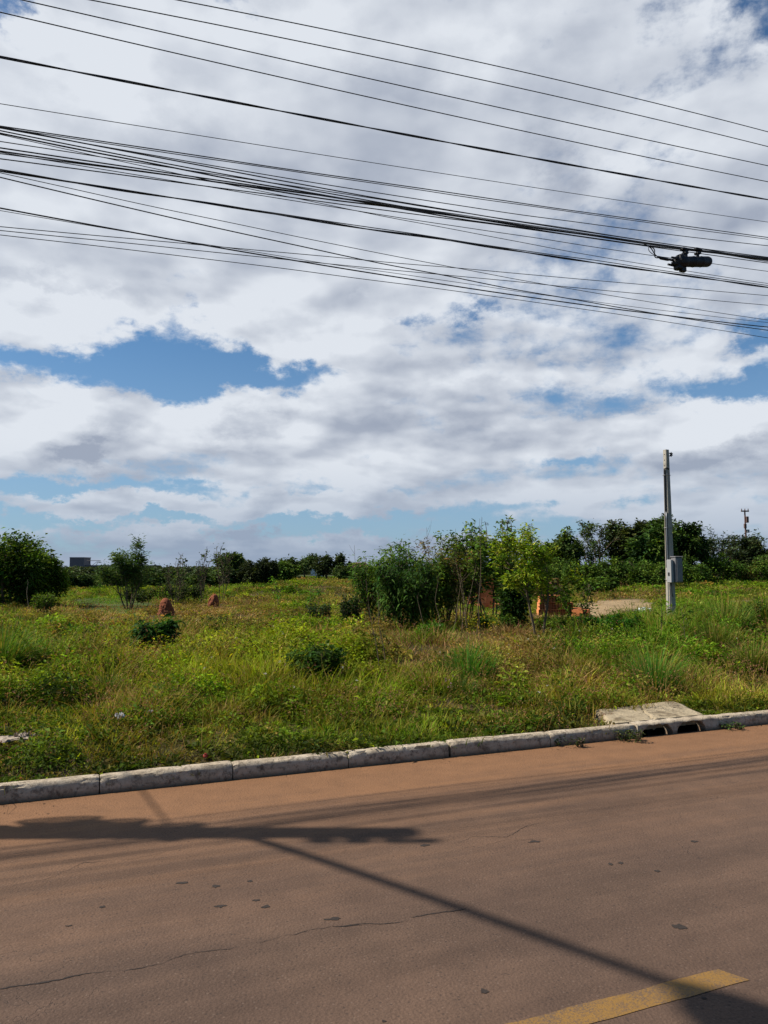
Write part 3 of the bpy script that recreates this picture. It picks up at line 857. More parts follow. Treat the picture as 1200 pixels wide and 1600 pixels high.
# ------------------------------------------------------------------ overhead cables
# (y at left edge, middle, right edge of the photo), offset across the line, radius, label
WIRES = [
    ((-52, 65, 206), -.16, .0062, 'topmost thin power conductor, leaving the frame near the top centre-left', 'T'),
    ((-27, 92, 229), -.13, .0062, 'second power conductor from the top', 'T'),
    ((-8, 128, 259), -.15, .0062, 'third power conductor from the top', 'T'),
    ((19, 157, 284), -.12, .0062, 'fourth power conductor from the top, starting at the top left corner', 'T'),
    ((89, 204, 312), .05, .013, 'thick twisted cable alone below the four power conductors', 'M'),
    ((162, 257, 347), .0, .0040, 'very thin lone wire between the thick twisted cable and the telecom bundle', 'M'),
    ((197, 286, 371), -.05, .0062, 'upper cable of the close pair at the top of the telecom bundle', 'B'),
    ((199, 289, 374), -.03, .0050, 'lower cable of the close pair at the top of the telecom bundle', 'B'),
    ((200, 303, 384), .03, .0055, 'thin cable under the close pair, running free of the bundle on the right', 'B'),
    ((198, 311, 402), -.06, .0070, 'telecom cable crossing from the left knot into the splice closure bundle', 'B'),
    ((204, 317, 403), .05, .0070, 'black telecom cable second to join the splice closure bundle', 'B'),
    ((208, 322, 404), .0, .0085, 'thicker telecom cable in the core of the splice closure bundle', 'B'),
    ((221, 313, 405), .06, .0052, 'thin cable crossing over others left of the photo centre', 'B'),
    ((231, 320, 406), -.02, .0075, 'telecom cable entering the bundle from mid left', 'B'),
    ((236, 323, 407), .02, .0085, 'dark telecom cable just under the one entering from mid left', 'B'),
    ((240, 319, 409), .08, .0055, 'thin telecom cable woven between two dark ones', 'B'),
    ((248, 328, 411), .0, .0062, 'lowest cable of the splice closure bundle on the left side', 'B'),
    ((238, 336, 424), -.05, .0045, 'thin cable passing behind the splice closure', 'B'),
    ((210, 338, 443), .05, .0042, 'thin wire descending across the bundle towards the thick lower cable', 'B'),
    ((266, 361, 449), .0, .0125, 'thickest lower cable running alone under the splice closure', 'L'),
    ((268, 358.5, 446), .03, .0055, 'thin cable hugging the top of the thickest lower cable', 'L'),
    ((270, 397, 500), .05, .0042, 'thin wire dropping steeply from the thickest lower cable', 'L'),
    ((277, 412, 516), -.05, .0065, 'cable falling from the left to join the lowest bundle on the right', 'L'),
    ((325, 430, 511), .0, .0080, 'lowest thick cable, ending below all the others on the right', 'L'),
    ((354, 409, 462), .08, .0045, 'upper of three thin wires entering at the lower left', 'L'),
    ((360, 420, 477), .06, .0045, 'middle of three thin wires entering at the lower left', 'L'),
    ((367, 440, 528), -.04, .0042, 'lowest of three thin wires entering at the lower left', 'L'),
    ((329, 425, 504), .10, .0035, 'hair-thin wire just above the lowest thick cable', 'L'),
]
ATT = {'T': (6.3, 7.0), 'M': (5.9, 6.4), 'B': (5.1, 5.7), 'L': (4.6, 5.3)}
SAGX = {}
for w_i, (ys, off, rad, lab, grp) in enumerate(WIRES):
    rad *= .74
    s_off = POLE_S + off
    pts = [on_plane(px_, y_, s_off) for px_, y_ in zip((0, 600, 1200), ys)]
    c = np.polyfit([p[0] for p in pts], [p[1] for p in pts], 2)
    t_in = np.linspace(pts[0][0] - .3, pts[2][0] + .3, 46)
    z_in = np.polyval(c, t_in)
    amp = .012 if rad > .006 else .006
    if grp in 'BL': z_in = z_in + (vnoise(t_in, t_in * 0, 1.3, w_i * 3.3) - .5) * amp * 2 * np.sin(np.pi * np.linspace(0, 1, 46))
    def herm(p0, m0, p1, m1, n):
        u = np.linspace(0, 1, n); h = p1[0] - p0[0]
        z = (2 * u ** 3 - 3 * u ** 2 + 1) * p0[1] + (u ** 3 - 2 * u ** 2 + u) * h * m0 + (-2 * u ** 3 + 3 * u ** 2) * p1[1] + (u ** 3 - u ** 2) * h * m1
        return p0[0] + u * h, z
    d0 = np.polyval(np.polyder(c), t_in[0]); d1 = np.polyval(np.polyder(c), t_in[-1])
    za_ = z_in[0] + (POLE_T - t_in[0]) * d0
    za_ = za_ * .6 + (ATT[grp][0] + off * .1) * .4 if grp != 'T' else (6.36, 6.18, 5.95, 5.72)[w_i]
    zb_ = ATT[grp][1] + off * .2
    tl_, zl_ = herm((POLE_T, za_), -.06, (t_in[0], z_in[0]), d0, 14)
    tr_, zr_ = herm((t_in[-1], z_in[-1]), d1, (RT, zb_), .09, 30)
    # the span on the other side of the left pole
    to_ = np.linspace(POLE_T - 26, POLE_T, 30); uo = (to_ - POLE_T) / -26
    zo_ = za_ + .07 * (to_ - POLE_T) * (1 - uo) * 1.2
    T_ = np.concatenate([to_[:-1], tl_[:-1], t_in[:-1], tr_]); Z_ = np.concatenate([zo_[:-1], zl_[:-1], z_in[:-1], zr_])
    path = np.stack([O0[0] + T_ * E[0] + s_off * N[0], O0[1] + T_ * E[1] + s_off * N[1], Z_], -1)
    g = Geo(); g_tube(g, path, rad, 6)
    if rad > .009:          # a twisted pair: a second strand winding round the first
        tf = np.linspace(T_[0], T_[-1], 500); zf = np.interp(tf, T_, Z_); ph = tf * 3.5
        so = s_off + np.cos(ph) * rad * .9
        g = Geo()
        for sg in (1, -1):
            so = s_off + sg * np.cos(ph) * rad * .6; zf2 = zf + sg * np.sin(ph) * rad * .6
            g_tube(g, np.stack([O0[0] + tf * E[0] + so * N[0], O0[1] + tf * E[1] + so * N[1], zf2], -1), rad * .62, 5)
    mid = path[len(path) // 2]
    o = g.build('overhead_cable', MAT['cable_black'], loc=tuple(path[0]), smooth=True)
    tag(o, lab, 'cable', 'overhead cables strung along the street')
# service drop going off over the field (its thin shadow crosses the kerb side of the road)
g = Geo(); u = np.linspace(0, 1, 24)
g_tube(g, np.stack([POLE_X + N[0] * 14 * u - 0 * u, POLE_Y + N[1] * 14 * u, 4.85 - .9 * u * (1 - u) - .9 * u], -1), .011, 6)
tag(g.build('service_cable', MAT['cable_black'], loc=(POLE_X, POLE_Y, 4.85)), 'black service cable leaving the utility pole over the field beyond the left edge', 'cable')

# ------------------------------------------------------------------ splice closure hanging from the bundle
t0c, z0c = on_plane(1054, 409, POLE_S); t1c, z1c = on_plane(1109, 409, POLE_S)
cxx, cyy = ts((t0c + t1c) / 2, POLE_S)
clos = thing('splice_closure', 'black cylindrical splice closure hanging under the telecom bundle at upper right', 'cable box', (cxx, cyy, z0c))
def tsz(t, z, ds=0.0): return ts(t, POLE_S + ds) + (z,)
Lc = t1c - t0c; rb = .083
def zc(t): return z0c + (z1c - z0c) * (t - t0c) / Lc
CS = .74
prof = [(.16, .05), (.165, .092), (.26, .100), (.30, .092), (.31, .080), (.50, .083), (.52, .088), (.54, .083), (.72, .083), (.74, .088), (.76, .083), (.93, .083), (.975, .072), (1.0, .045), (1.003, .01)]
g = Geo(); g_tube(g, [tsz(t0c + Lc * a, zc(t0c + Lc * a)) for a, _ in prof], [r * CS for _, r in prof], 20); g.build('dome', MAT['black_plastic'], clos, auto=35)
g = Geo()
g_tube(g, [tsz(t0c + Lc * a, zc(t0c + Lc * a)) for a in (.0, .02, .06, .10, .165)], [.012, .045, .06, .08, .088], 14)
for dz, ds in ((.03, .03), (-.03, .03), (.03, -.03), (-.035, -.03)):
    g_tube(g, [tsz(t0c - .07, zc(t0c) + dz, ds), tsz(t0c + .06, zc(t0c) + dz, ds)], [.012, .018], 8)
g_box(g, tsz(t0c + Lc * .22, zc(t0c) - .075), (.08, .05, .06), None, E, N, .01)
g_box(g, tsz(t0c + Lc * .10, zc(t0c) - .04), (.07, .09, .09), None, E, N, .01)
g.build('cable_end_cap', MAT['black_plastic'], clos)
for a in (.30, .66):
    g = Geo(); t_ = t0c + Lc * a; zb_ = zc(t_)
    g_tube(g, [tsz(t_, zb_ + .06), tsz(t_, zb_ + .15)], .018 if a > .5 else .03, 8)
    g_box(g, tsz(t_, zb_ + .145), (.10 if a < .5 else .09, .06, .03), None, E, N, .006)
    g_box(g, tsz(t_, zb_ + .10), (.05, .07, .03), None, E, N, .006)
    g.build('hanger', MAT['black_plastic'], clos)
g = Geo()
ta, za1 = on_plane(1006, 382, POLE_S); tb, zb1 = on_plane(1030, 402, POLE_S)
def bez(p, n=14):
    p = np.array(p); u = np.linspace(0, 1, n)[:, None]
    return (1 - u) ** 3 * p[0] + 3 * u * (1 - u) ** 2 * p[1] + 3 * u * u * (1 - u) * p[2] + u ** 3 * p[3]
g_tube(g, bez([tsz(ta, za1), tsz(ta + .16, za1 - .0), tsz(ta + .10, za1 - .10), tsz(tb, zb1)]), .006, 6)
g_tube(g, bez([tsz(ta + .10, za1 - .01), tsz(ta + .22, za1 - .02), tsz(ta + .08, za1 - .16), tsz(tb, zb1 - .005)]), .006, 6)
g_tube(g, bez([tsz(tb - .12, zb1 + .12), tsz(tb - .2, zb1 + .06), tsz(tb - .12, zb1 + .02), tsz(tb, zb1)]), .004, 6)
g_tube(g, [tsz(tb - .02, zb1 + .004), tsz(tb + .03, zb1 - .005), tsz(t0c - .10, z0c + .01), tsz(t0c - .08, z0c + .008)], [.010, .019, .017, .01], 8)
g_tube(g, bez([tsz(t0c - .09, z0c + .01), tsz(t0c - .06, z0c + .02), tsz(t0c - .03, z0c), tsz(t0c, z0c)]), .006, 6)
g.build('cable_tail', MAT['cable_black'], clos, smooth=True)

# ------------------------------------------------------------------ concrete post with meter box
Yp = 19.0
xp, _ = at_depth(1047, Yp)
zb = tz(xp, Yp); ztp = z_at(703, Yp)
post = thing('meter_post', 'tall square grey concrete post with electricity meter box standing in the grass at right', 'post', (xp, Yp, zb - .1))
PA = math.radians(-20); ax = (math.cos(PA), math.sin(PA)); ay = (-math.sin(PA), math.cos(PA))
# the post shows a lit left face and a shaded front; it is turned a little to the street
PA2 = math.radians(24); ax = (math.cos(PA2), math.sin(PA2)); ay = (-math.sin(PA2), math.cos(PA2))
def lp(a, b, z): return (xp + ax[0] * a + ay[0] * b, Yp + ax[1] * a + ay[1] * b, z)
g = Geo(); rows = []
hh = np.linspace(zb - .1, ztp, 40)
for z_ in hh:
    w = .086 - .032 * (z_ - zb) / (ztp - zb)      # half width
    c_ = .012
    wv_ = w + (vnoise(z_, 0, 5, 2) - .5) * .003
    xo = -.03 * ((z_ - zb) / (ztp - zb))
    for a, b_ in ((-w + c_, -wv_), (w - c_, -wv_), (w, -wv_ + c_), (w, w - c_), (w - c_, w), (-w + c_, w), (-w, w - c_), (-w, -wv_ + c_)):
        rows.append(lp(a + xo, b_, z_))
k = len(hh)
g.quads(rows, [(r * 8 + j, r * 8 + (j + 1) % 8, r * 8 + 8 + (j + 1) % 8, r * 8 + 8 + j) for r in range(k - 1) for j in range(8)])
g.add(rows[-8:], [(0, j, j + 1) for j in range(1, 7)])
g.build('post_shaft', MAT['post_concrete'], post, auto=40)
o_ = lambda z_: -.03 * ((z_ - zb) / (ztp - zb))
hw = lambda z_: .086 - .032 * (z_ - zb) / (ztp - zb)
# holes moulded down the upper left face
for i_, z_ in enumerate(np.arange(ztp - .12, ztp - .75, -.14)):
    g = Geo()
    a = -hw(z_) + o_(z_) - .003
    th = np.arange(10) * 2 * math.pi / 10
    p = [lp(a, 0, z_)] + [lp(a, math.cos(q_) * .014, z_ + math.sin(q_) * .014) for q_ in th]
    g.add(p, [(0, j + 1, (j + 1) % 10 + 1) for j in range(10)])
    g.build('bolt_hole', MAT['dark_paint'], post)
z740 = z_at(737, Yp); z868 = z_at(868, Yp); z890 = z_at(905, Yp)
g = Geo()
o_ = lambda z_: -.03 * ((z_ - zb) / (ztp - zb))
hw = lambda z_: .086 - .032 * (z_ - zb) / (ztp - zb)
pc = [lp(o_(z_) - hw(z_) - .028, -.015, z_) for z_ in np.linspace(z868 - .3, z740, 20)] + [lp(o_(z740) - hw(z740) - .035, -.02, z740 + .06), lp(o_(z740) - hw(z740) + .01, -.05, z740 + .09), lp(o_(z740) - hw(z740) + .05, -.09, z740 + .05)]
g_tube(g, pc, .021, 10); g.build('conduit', MAT['black_plastic'], post, smooth=True)
g = Geo()
pc = [lp(o_(z_) - hw(z_) - .036, -.045, z_) for z_ in np.linspace(zb, z_at(800, Yp), 16)]
g_tube(g, pc, .012, 8); g.build('conduit', MAT['galvanised'], post, smooth=True)
for py_ in (743, 825, 905, 945):
    z_ = z_at(py_, Yp); w = hw(z_) + .006; g = Geo()
    e0 = .055
    loop = [lp(o_(z_) + a, b_, z_) for a, b_ in ((-w - e0, -w), (w, -w), (w, w), (-w, w), (-w - e0, w * .2), (-w - e0, -w))]
    for p_, q_ in zip(loop[:-1], loop[1:]): g_tube(g, [p_, q_], .006, 6)
    g.build('strap', MAT['galvanised'], post)
# insulator bracket near the top right
g = Geo(); z_ = z_at(710, Yp)
g_tube(g, [lp(.02, -.02, z_ + .03), lp(.11, -.04, z_ + .03)], .012, 6); g_tube(g, [lp(.02, -.02, z_ - .04), lp(.11, -.04, z_ - .04)], .012, 6)
g_tube(g, [lp(.10, -.04, z_ - .06), lp(.10, -.04, z_ + .06)], .010, 6)
g_tube(g, [lp(.10, -.04, z_ + q_) for q_ in (-.035, -.03, -.01, 0, .01, .03, .035)], [.015, .038, .034, .022, .034, .038, .015], 10)
g.build('insulator', MAT['dark_paint'], post)
# meter box
mb_m = plain_mat('meter_box_grey', (.20, .195, .20), .6, .16, 6, .15, 60, dark=(.12, .11, .11), dscale=4, damt=.4)
zt_, zl_ = z_at(871, Yp), z_at(910, Yp); hc = (zt_ + zl_) / 2; hh_ = zt_ - zl_
g = Geo(); g_box(g, lp(.055, -.165, hc), (.225, .16, hh_), None, ax, ay, bevel=.015)
g_box(g, lp(.055, -.165, zt_ + .012), (.255, .19, .03), None, ax, ay, bevel=.008)
mb = g.build('meter_box', mb_m, post, auto=40)
g = Geo(); g_box(g, lp(.06, -.252, hc - .01), (.175, .015, hh_ * .86), None, ax, ay, bevel=.004); g.build('door', mb_m, mb, auto=40)
g = Geo(); g_box(g, lp(-.118, -.12, hc - .03), (.085, .15, hh_ * .92), None, ax, ay, bevel=.012)
sb = g.build('breaker_box', plain_mat('box_pale_grey', (.36, .36, .36), .5, .1, 8, .1), post, auto=40)
g = Geo(); g_box(g, lp(-.166, -.12, hc - .10), (.012, .045, .08), None, ax, ay); g.build('latch', MAT['dark_paint'], sb)
g = Geo(); g_tube(g, [lp(-.07, -.10, zl_ + .02), lp(-.07, -.11, zl_ - .25), lp(-.03, -.10, zl_ - .35)], .01, 6); g.build('ground_wire', MAT['dark_paint'], post)

# ------------------------------------------------------------------ field vegetation, ground cover
G_LIME = np.array((.255, .325, .024)); G_MID = np.array((.105, .200, .016)); G_DARK = np.array((.024, .060, .010)); G_BRIGHT = np.array((.10, .215, .020))
STRAW = np.array((.50, .34, .11)); TAN = np.array((.30, .185, .070)); BROWN = np.array((.115, .058, .032)); OLIVE = np.array((.20, .20, .026))

# spots where the cover is thin: round the mounds, the dark plant, litter and the post foot
CLEAR = []
for px_, Y_, r_ in ((245, 11.7, .30), (261, 19.6, .8), (334, 25.6, .8), (1006, 20.6, .8), (990, 21.2, .8), (1047, 18.2, .7), (947, 14.2, .75), (730, 9.7, .30), (1018, 9.2, .26), (493, 9.1, .35), (547, 15.4, .5), (672, 13.5, .4), (760, 24.3, 1.1), (875, 20.3, 1.1)):
    CLEAR.append((at_depth(px_, Y_)[0], Y_, r_))
for px_, py_, r_ in ((12, 1177, .16), (187, 1144, .07), (321, 1190, .05)):
    _g = ground_px(px_, py_); CLEAR.append((_g[0], _g[1], r_))

def sample_field(dens_fn, y_max, dens0, rs, half=math.radians(35)):
    """random points of the field, thinning with distance"""
    out = []
    edges = [3.5, 6, 8, 10, 13, 17, 22, 29, 38, 50, 70, 100]
    for a, b in zip(edges[:-1], edges[1:]):
        if a >= y_max: break
        area = half * (b * b - a * a); n = int(area * dens0 * dens_fn((a + b) / 2))
        r = np.sqrt(rs.uniform(a * a, b * b, n)); th = rs.uniform(-half, half, n)
        x = r * np.sin(th); y = r * np.cos(th)
        out.append(np.stack([x, y], -1))
    p = np.vstack(out)
    t, s = to_ts(p[:, 0], p[:, 1])
    keep = (s > .122) & ~((t > 2.45) & (t < 3.72) & (s < .70 + (t - 2.5) * .06))
    p = p[keep]
    for cx_, cy_, r_ in CLEAR:
        dd = np.hypot(p[:, 0] - cx_, p[:, 1] - cy_); p = p[dd > r_ * (.75 + .5 * rs.random(len(p)))]
    return p

def masks(x, y):
    m = {}
    t, s = to_ts(x, y)
    m['s'] = s
    m['sand'] = np.maximum(sand_mask(x, y), dirt_mask(x, y) * .9)
    m['lawn'] = lawn_mask(x, y)
    m['dry'] = np.clip(px_lobe(x, y, -60, 938, 300, 992) * .95 + px_lobe(x, y, 250, 935, 420, 975) * .8 + px_lobe(x, y, 400, 905, 600, 972) * .95 + px_lobe(x, y, 560, 985, 880, 1040) * 1.0
                       + px_lobe(x, y, 820, 965, 960, 1060) * .5 + px_lobe(x, y, 330, 900, 420, 945) * .6 + px_lobe(x, y, 820, 918, 1060, 940) * .7 + px_lobe(x, y, 1040, 905, 1110, 960) * .4 + .45 * sstep(.50, .60, fnoise(x, y, .8, 71)) * sstep(8, 10, np.hypot(x, y)), 0, 1)
    m['brown'] = np.clip(px_lobe(x, y, 600, 985, 740, 1030) + px_lobe(x, y, 730, 980, 850, 1020) * .9 + .8 * sstep(.56, .70, fnoise(x, y, .9, 75)) * .6, 0, 1)
    m['lime'] = np.clip(px_lobe(x, y, 60, 985, 600, 1085, .5) - .75 * m['dry'], 0, 1)
    m['lush'] = np.clip(px_lobe(x, y, 1050, 950, 1300, 1030) + px_lobe(x, y, 1080, 895, 1300, 950) * .9 + px_lobe(x, y, 960, 1010, 1060, 1100) * .6, 0, 1)
    m['mown'] = 1 - sstep(1.2, 3.2, s + (fnoise(x, y, .8, 79) - .5) * 1.6)
    m['edge'] = 1 - sstep(.25, .75, s + (fnoise(x, y, 1.5, 80) - .5) * .3)
    return m
def mixn(a, b, w): return a * (1 - w[:, None]) + b * w[:, None]

# --- leafy weeds: tufts, each a fan of small leaves
def tuft_leaves(rs, y_max, dens0, name):
    P = sample_field(lambda d: min(1.0, (9.0 / d) ** 1.45), y_max, dens0, rs)
    x, y = P[:, 0], P[:, 1]; mk = masks(x, y); d = np.hypot(x, y)
    kind = fnoise(x, y, 1.1, 51, 2)
    keep = rs.random(len(x)) > np.clip(mk['sand'] * .99 + mk['lawn'] * .8 + mk['dry'] * .62 + mk['brown'] * .5 + .38 * mk['mown'] * (1 - mk['edge']), 0, .99)
    x, y, d, kind = x[keep], y[keep], d[keep], kind[keep]; mk = {k: v[keep] for k, v in mk.items()}
    n = len(x)
    clump = sstep(.38, .68, fnoise(x, y, 1.9, 53, 3))
    h = (.06 + .36 * clump ** 1.6 * rs.uniform(.5, 1.3, n)) * (1 - .5 * mk['mown']) * (1 - .35 * mk['edge']) * (1 - .45 * sstep(11, 19, d)) + .15 * mk['lush']
    sz = (.015 + .021 * rs.random(n) ** 2) * (1 + (d / 13) ** 1.05 * .75)
    k = np.clip((48 * (.6 + h * 1.8)), 22, 75).astype(int)
    k = np.maximum((k * np.where(d > 18, .7, 1)).astype(int), 8)
    rep = np.repeat(np.arange(n), k); N_ = len(rep)
    rad = (.05 + .35 * h[rep]) * (1 + d[rep] * .02) * np.sqrt(rs.random(N_)); a = rs.uniform(0, 2 * math.pi, N_)
    z = h[rep] * rs.random(N_) ** .6 * (1 - .45 * (rad / (.05 + .35 * h[rep] + 1e-6)).clip(0, 1) ** 2)
    px_, py_ = x[rep] + np.cos(a) * rad, y[rep] + np.sin(a) * rad
    Pz = terrain(px_, py_) + z + .01
    D = np.stack([np.cos(a), np.sin(a), rs.uniform(-.35, .9, N_)], -1) + rs.normal(0, .45, (N_, 3))
    hue = fnoise(x, y, .6, 57, 3); hue2 = rs.random(n)
    base = mixn(np.tile(G_MID, (n, 1)), np.tile(G_LIME, (n, 1)), np.clip(mk['lime'] * .7 + sstep(.45, .62, hue) * .45 + (hue2 - .62) * .6 - .25 * mk['mown'], 0, 1))
    base = mixn(base, np.tile(G_DARK, (n, 1)), np.clip(sstep(.52, .72, kind) * .75 * (1 - mk['lime'] * .5) + mk['edge'] * .55 + (hue2 < .14) * .7, 0, 1))
    base = mixn(base, np.tile(TAN, (n, 1)), np.clip(mk['dry'] * .6 + mk['brown'] * .5 + (hue2 > .93) * .6 - .1, 0, 1))
    base = mixn(base, np.tile(G_BRIGHT, (n, 1)), mk['lush'] * .4)
    base = mixn(base, np.tile(G_DARK * .5 + OLIVE * .3, (n, 1)), mk['mown'] * .5)
    base = base * np.exp((fnoise(x, y, 1.6, 91, 3) - .5) * 1.9 + rs.normal(0, .22, n) * 1.0)[:, None]
    col = base[rep] * np.exp(rs.normal(0, .22, (N_, 1))) * (1 + rs.normal(0, .07, (N_, 3)))
    yel = rs.random(N_) < .012; col[yel] = G_LIME * 1.2
    col = np.clip(col, .004, .8)
    L = sz[rep] * rs.uniform(.8, 2.0, N_); W = L * rs.uniform(.28, .6, N_)
    g = Geo(); g_leaves(g, np.stack([px_, py_, Pz], -1), D, L, W, col, .22, .5, rs=rs)
    o = g.build(name, MAT['leaf']); return tag(o, kind='stuff'), N_
# --- grass blades in tufts
def tuft_blades(rs, y_max, dens0, name, dry=False, seedy=False):
    P = sample_field(lambda d: min(1.0, (9.0 / d) ** (1.25 if dry else 1.5)), y_max, dens0, rs)
    x, y = P[:, 0], P[:, 1]; mk = masks(x, y); d = np.hypot(x, y); r0 = rs.random(len(x))
    pn = fnoise(x, y, .7, 61, 3)
    if dry: p = .02 + .9 * mk['dry'] + .7 * mk['brown'] + .25 * sstep(.5, .65, pn) - .6 * mk['lush'] - .3 * mk['lime'] * (1 - mk['dry'])
    elif seedy: p = (.10 + .9 * sstep(.45, .62, pn)) * (mk['mown'] * .7 + .35 + .3 * mk['dry']) 
    else: p = .75 - .55 * mk['dry'] + .3 * mk['mown'] + .5 * mk['lush'] + .5 * mk['lawn'] - .2 * mk['lime']
    p = p * (1 - mk['sand'] * (.99 if not dry else .93))
    keep = r0 < p
    x, y, d = x[keep], y[keep], d[keep]; mk = {k_: v[keep] for k_, v in mk.items()}; n = len(x)
    cl = fnoise(x, y, 1.2, 63, 3)
    if dry: h = .09 + .20 * sstep(.4, .75, cl) * rs.uniform(.4, 1.4, n)
    elif seedy: h = .16 + .24 * rs.random(n)
    else: h = .08 + .24 * sstep(.35, .75, cl) * rs.uniform(.4, 1.4, n) + .40 * mk['lush'] * rs.random(n)
    h = h * (1 - .40 * sstep(11, 19, d) * (1 - .6 * mk['lush']))
    h = h * (1 - .45 * mk['mown'] * (not seedy)) * (1 - .35 * mk['edge']) * (1 - .72 * mk['lawn']) * (1 - .5 * mk['sand'])
    k = 14 if seedy else 24
    rep = np.repeat(np.arange(n), k); N_ = len(rep)
    a = rs.uniform(0, 2 * math.pi, N_); rad = (.025 + .10 * np.sqrt(rs.random(N_))) * (1 + d[rep] * .035)
    px_, py_ = x[rep] + np.cos(a) * rad, y[rep] + np.sin(a) * rad
    lean = np.clip(np.abs(rs.normal(.42 if not dry else .75, .35, N_)), 0, 1.45); curl = rs.uniform(.0, .65, N_)
    L = h[rep] * rs.uniform(.6, 1.35, N_) * 1.15
    W = (.0034 if seedy else .0052) * (1 + (d[rep] / 10) ** 1.0 * .85) * rs.uniform(.6, 1.3, N_)
    hue = fnoise(x, y, .5, 67, 3); hr = rs.random(n)
    if dry: base = mixn(np.tile(STRAW, (n, 1)), np.tile(TAN, (n, 1)), np.clip(hue * 1.1 + (hr - .5) * .8 - .1, 0, 1)); base = mixn(base, np.tile(BROWN, (n, 1)), np.clip(mk['brown'] * .5 + (hr < .15) * .5 + mk['edge'] * .4, 0, 1))
    elif seedy: base = mixn(np.tile(OLIVE, (n, 1)), np.tile(TAN * .8, (n, 1)), np.clip(hue + (hr - .5) * .9, 0, 1))
    else:
        base = mixn(np.tile(G_MID, (n, 1)), np.tile(OLIVE, (n, 1)), np.clip(sstep(.4, .65, hue) * .8 + mk['mown'] * .35 + (hr - .6) * .4, 0, 1))
        base = mixn(base, np.tile(G_LIME, (n, 1)), np.clip(mk['lime'] * .6 + (hr > .82) * .6, 0, 1))
        base = mixn(base, np.tile(G_BRIGHT, (n, 1)), np.clip(mk['lush'] * .65 + mk['lawn'] * .6, 0, 1))
        base = mixn(base, np.tile(G_DARK, (n, 1)), mk['edge'] * .5)
    base = base * np.exp((fnoise(x, y, 1.6, 93, 3) - .5) * 2.0 + rs.normal(0, .15, n))[:, None]
    col = np.clip(base[rep] * np.exp(rs.normal(0, .22, (N_, 1))) * (1 + rs.normal(0, .08, (N_, 3))), .004, .85)
    tip = col.copy(); dr = rs.random(N_) < (.25 if not dry else 0); tip[dr] = STRAW * .7
    Pb = np.stack([px_, py_, terrain(px_, py_) - .01], -1)
    g = Geo(); g_blades(g, Pb, L, W, a + rs.normal(0, .6, N_), lean, curl, col, tip, rs)
    if seedy:   # small panicles at the tips
        h3 = np.stack([np.cos(a), np.sin(a), np.zeros(N_)], -1)
        Lh = L[:, None]; ln = lean[:, None]; cu = curl[:, None]
        tipP = Pb + h3 * Lh * (np.sin(ln) + cu) * .9 + np.array([0, 0, 1.]) * Lh * (np.cos(ln) - .45 * cu)
        m_ = np.repeat(np.arange(N_), 4); q = len(m_)
        pp = tipP[m_] + rs.normal(0, 1, (q, 3)) * np.array([.008, .008, .025]) * (1 + d[rep][m_][:, None] * .04)
        cc = mixn(np.tile(TAN, (q, 1)), np.tile(np.array((.20, .09, .075)), (q, 1)), rs.random(q))
        g_leaves(g, pp, rand_dirs(q, .2, 1, rs), .014 * (1 + d[rep][m_] * .08), .007 * (1 + d[rep][m_] * .08), cc, .1, 0, rs=rs)
    o = g.build(name, MAT['dry' if dry else 'grass_blade']); return tag(o, kind='stuff'), N_

rs = np.random.default_rng(11)
_, c1 = tuft_leaves(rs, 75, 92, 'weeds')
_, c2 = tuft_blades(rs, 75, 78, 'grass')
_, c3 = tuft_blades(rs, 75, 50, 'dry_grass', dry=True)
_, c4 = tuft_blades(rs, 30, 14, 'seeding_grass', seedy=True)
print('ground cover', c1, c2, c3, c4)

# small flower heads scattered through the weeds
def flowers(name, n, col, size, boxes, zh):
    g = Geo(); rs = np.random.default_rng(len(name))
    for _ in range(n):
        b_ = boxes[rs.integers(len(boxes))]
        X_, Y_, Z_ = ground_px(rs.uniform(b_[0], b_[2]), rs.uniform(b_[1], b_[3]))
        if to_ts(X_, Y_)[1] < .3: continue
        P_ = np.tile([X_, Y_, Z_ + rs.uniform(*zh)], (9, 1)) + rs.normal(0, size * .25, (9, 3))
        g_leaves(g, P_, rand_dirs(9, -.2, 1, rs), size, size * .7, np.tile(col, (9, 1)) * rs.uniform(.7, 1.1, (9, 1)), .1, 0, rs=rs)
    return tag(g.build(name, MAT['dry']), kind='stuff')
flowers('white_flowers', 42, (.55, .53, .44), .016, [(150, 960, 520, 1120), (330, 1000, 460, 1130), (780, 1000, 1190, 1060), (500, 1000, 900, 1150)], (.2, .4))
flowers('yellow_flowers', 90, (.62, .46, .03), .016, [(230, 1020, 420, 1090), (60, 1000, 300, 1060), (720, 985, 780, 1010)], (.18, .36))
flowers('pink_flowers', 7, (.36, .18, .26), .014, [(695, 1082, 715, 1095)], (.12, .25))

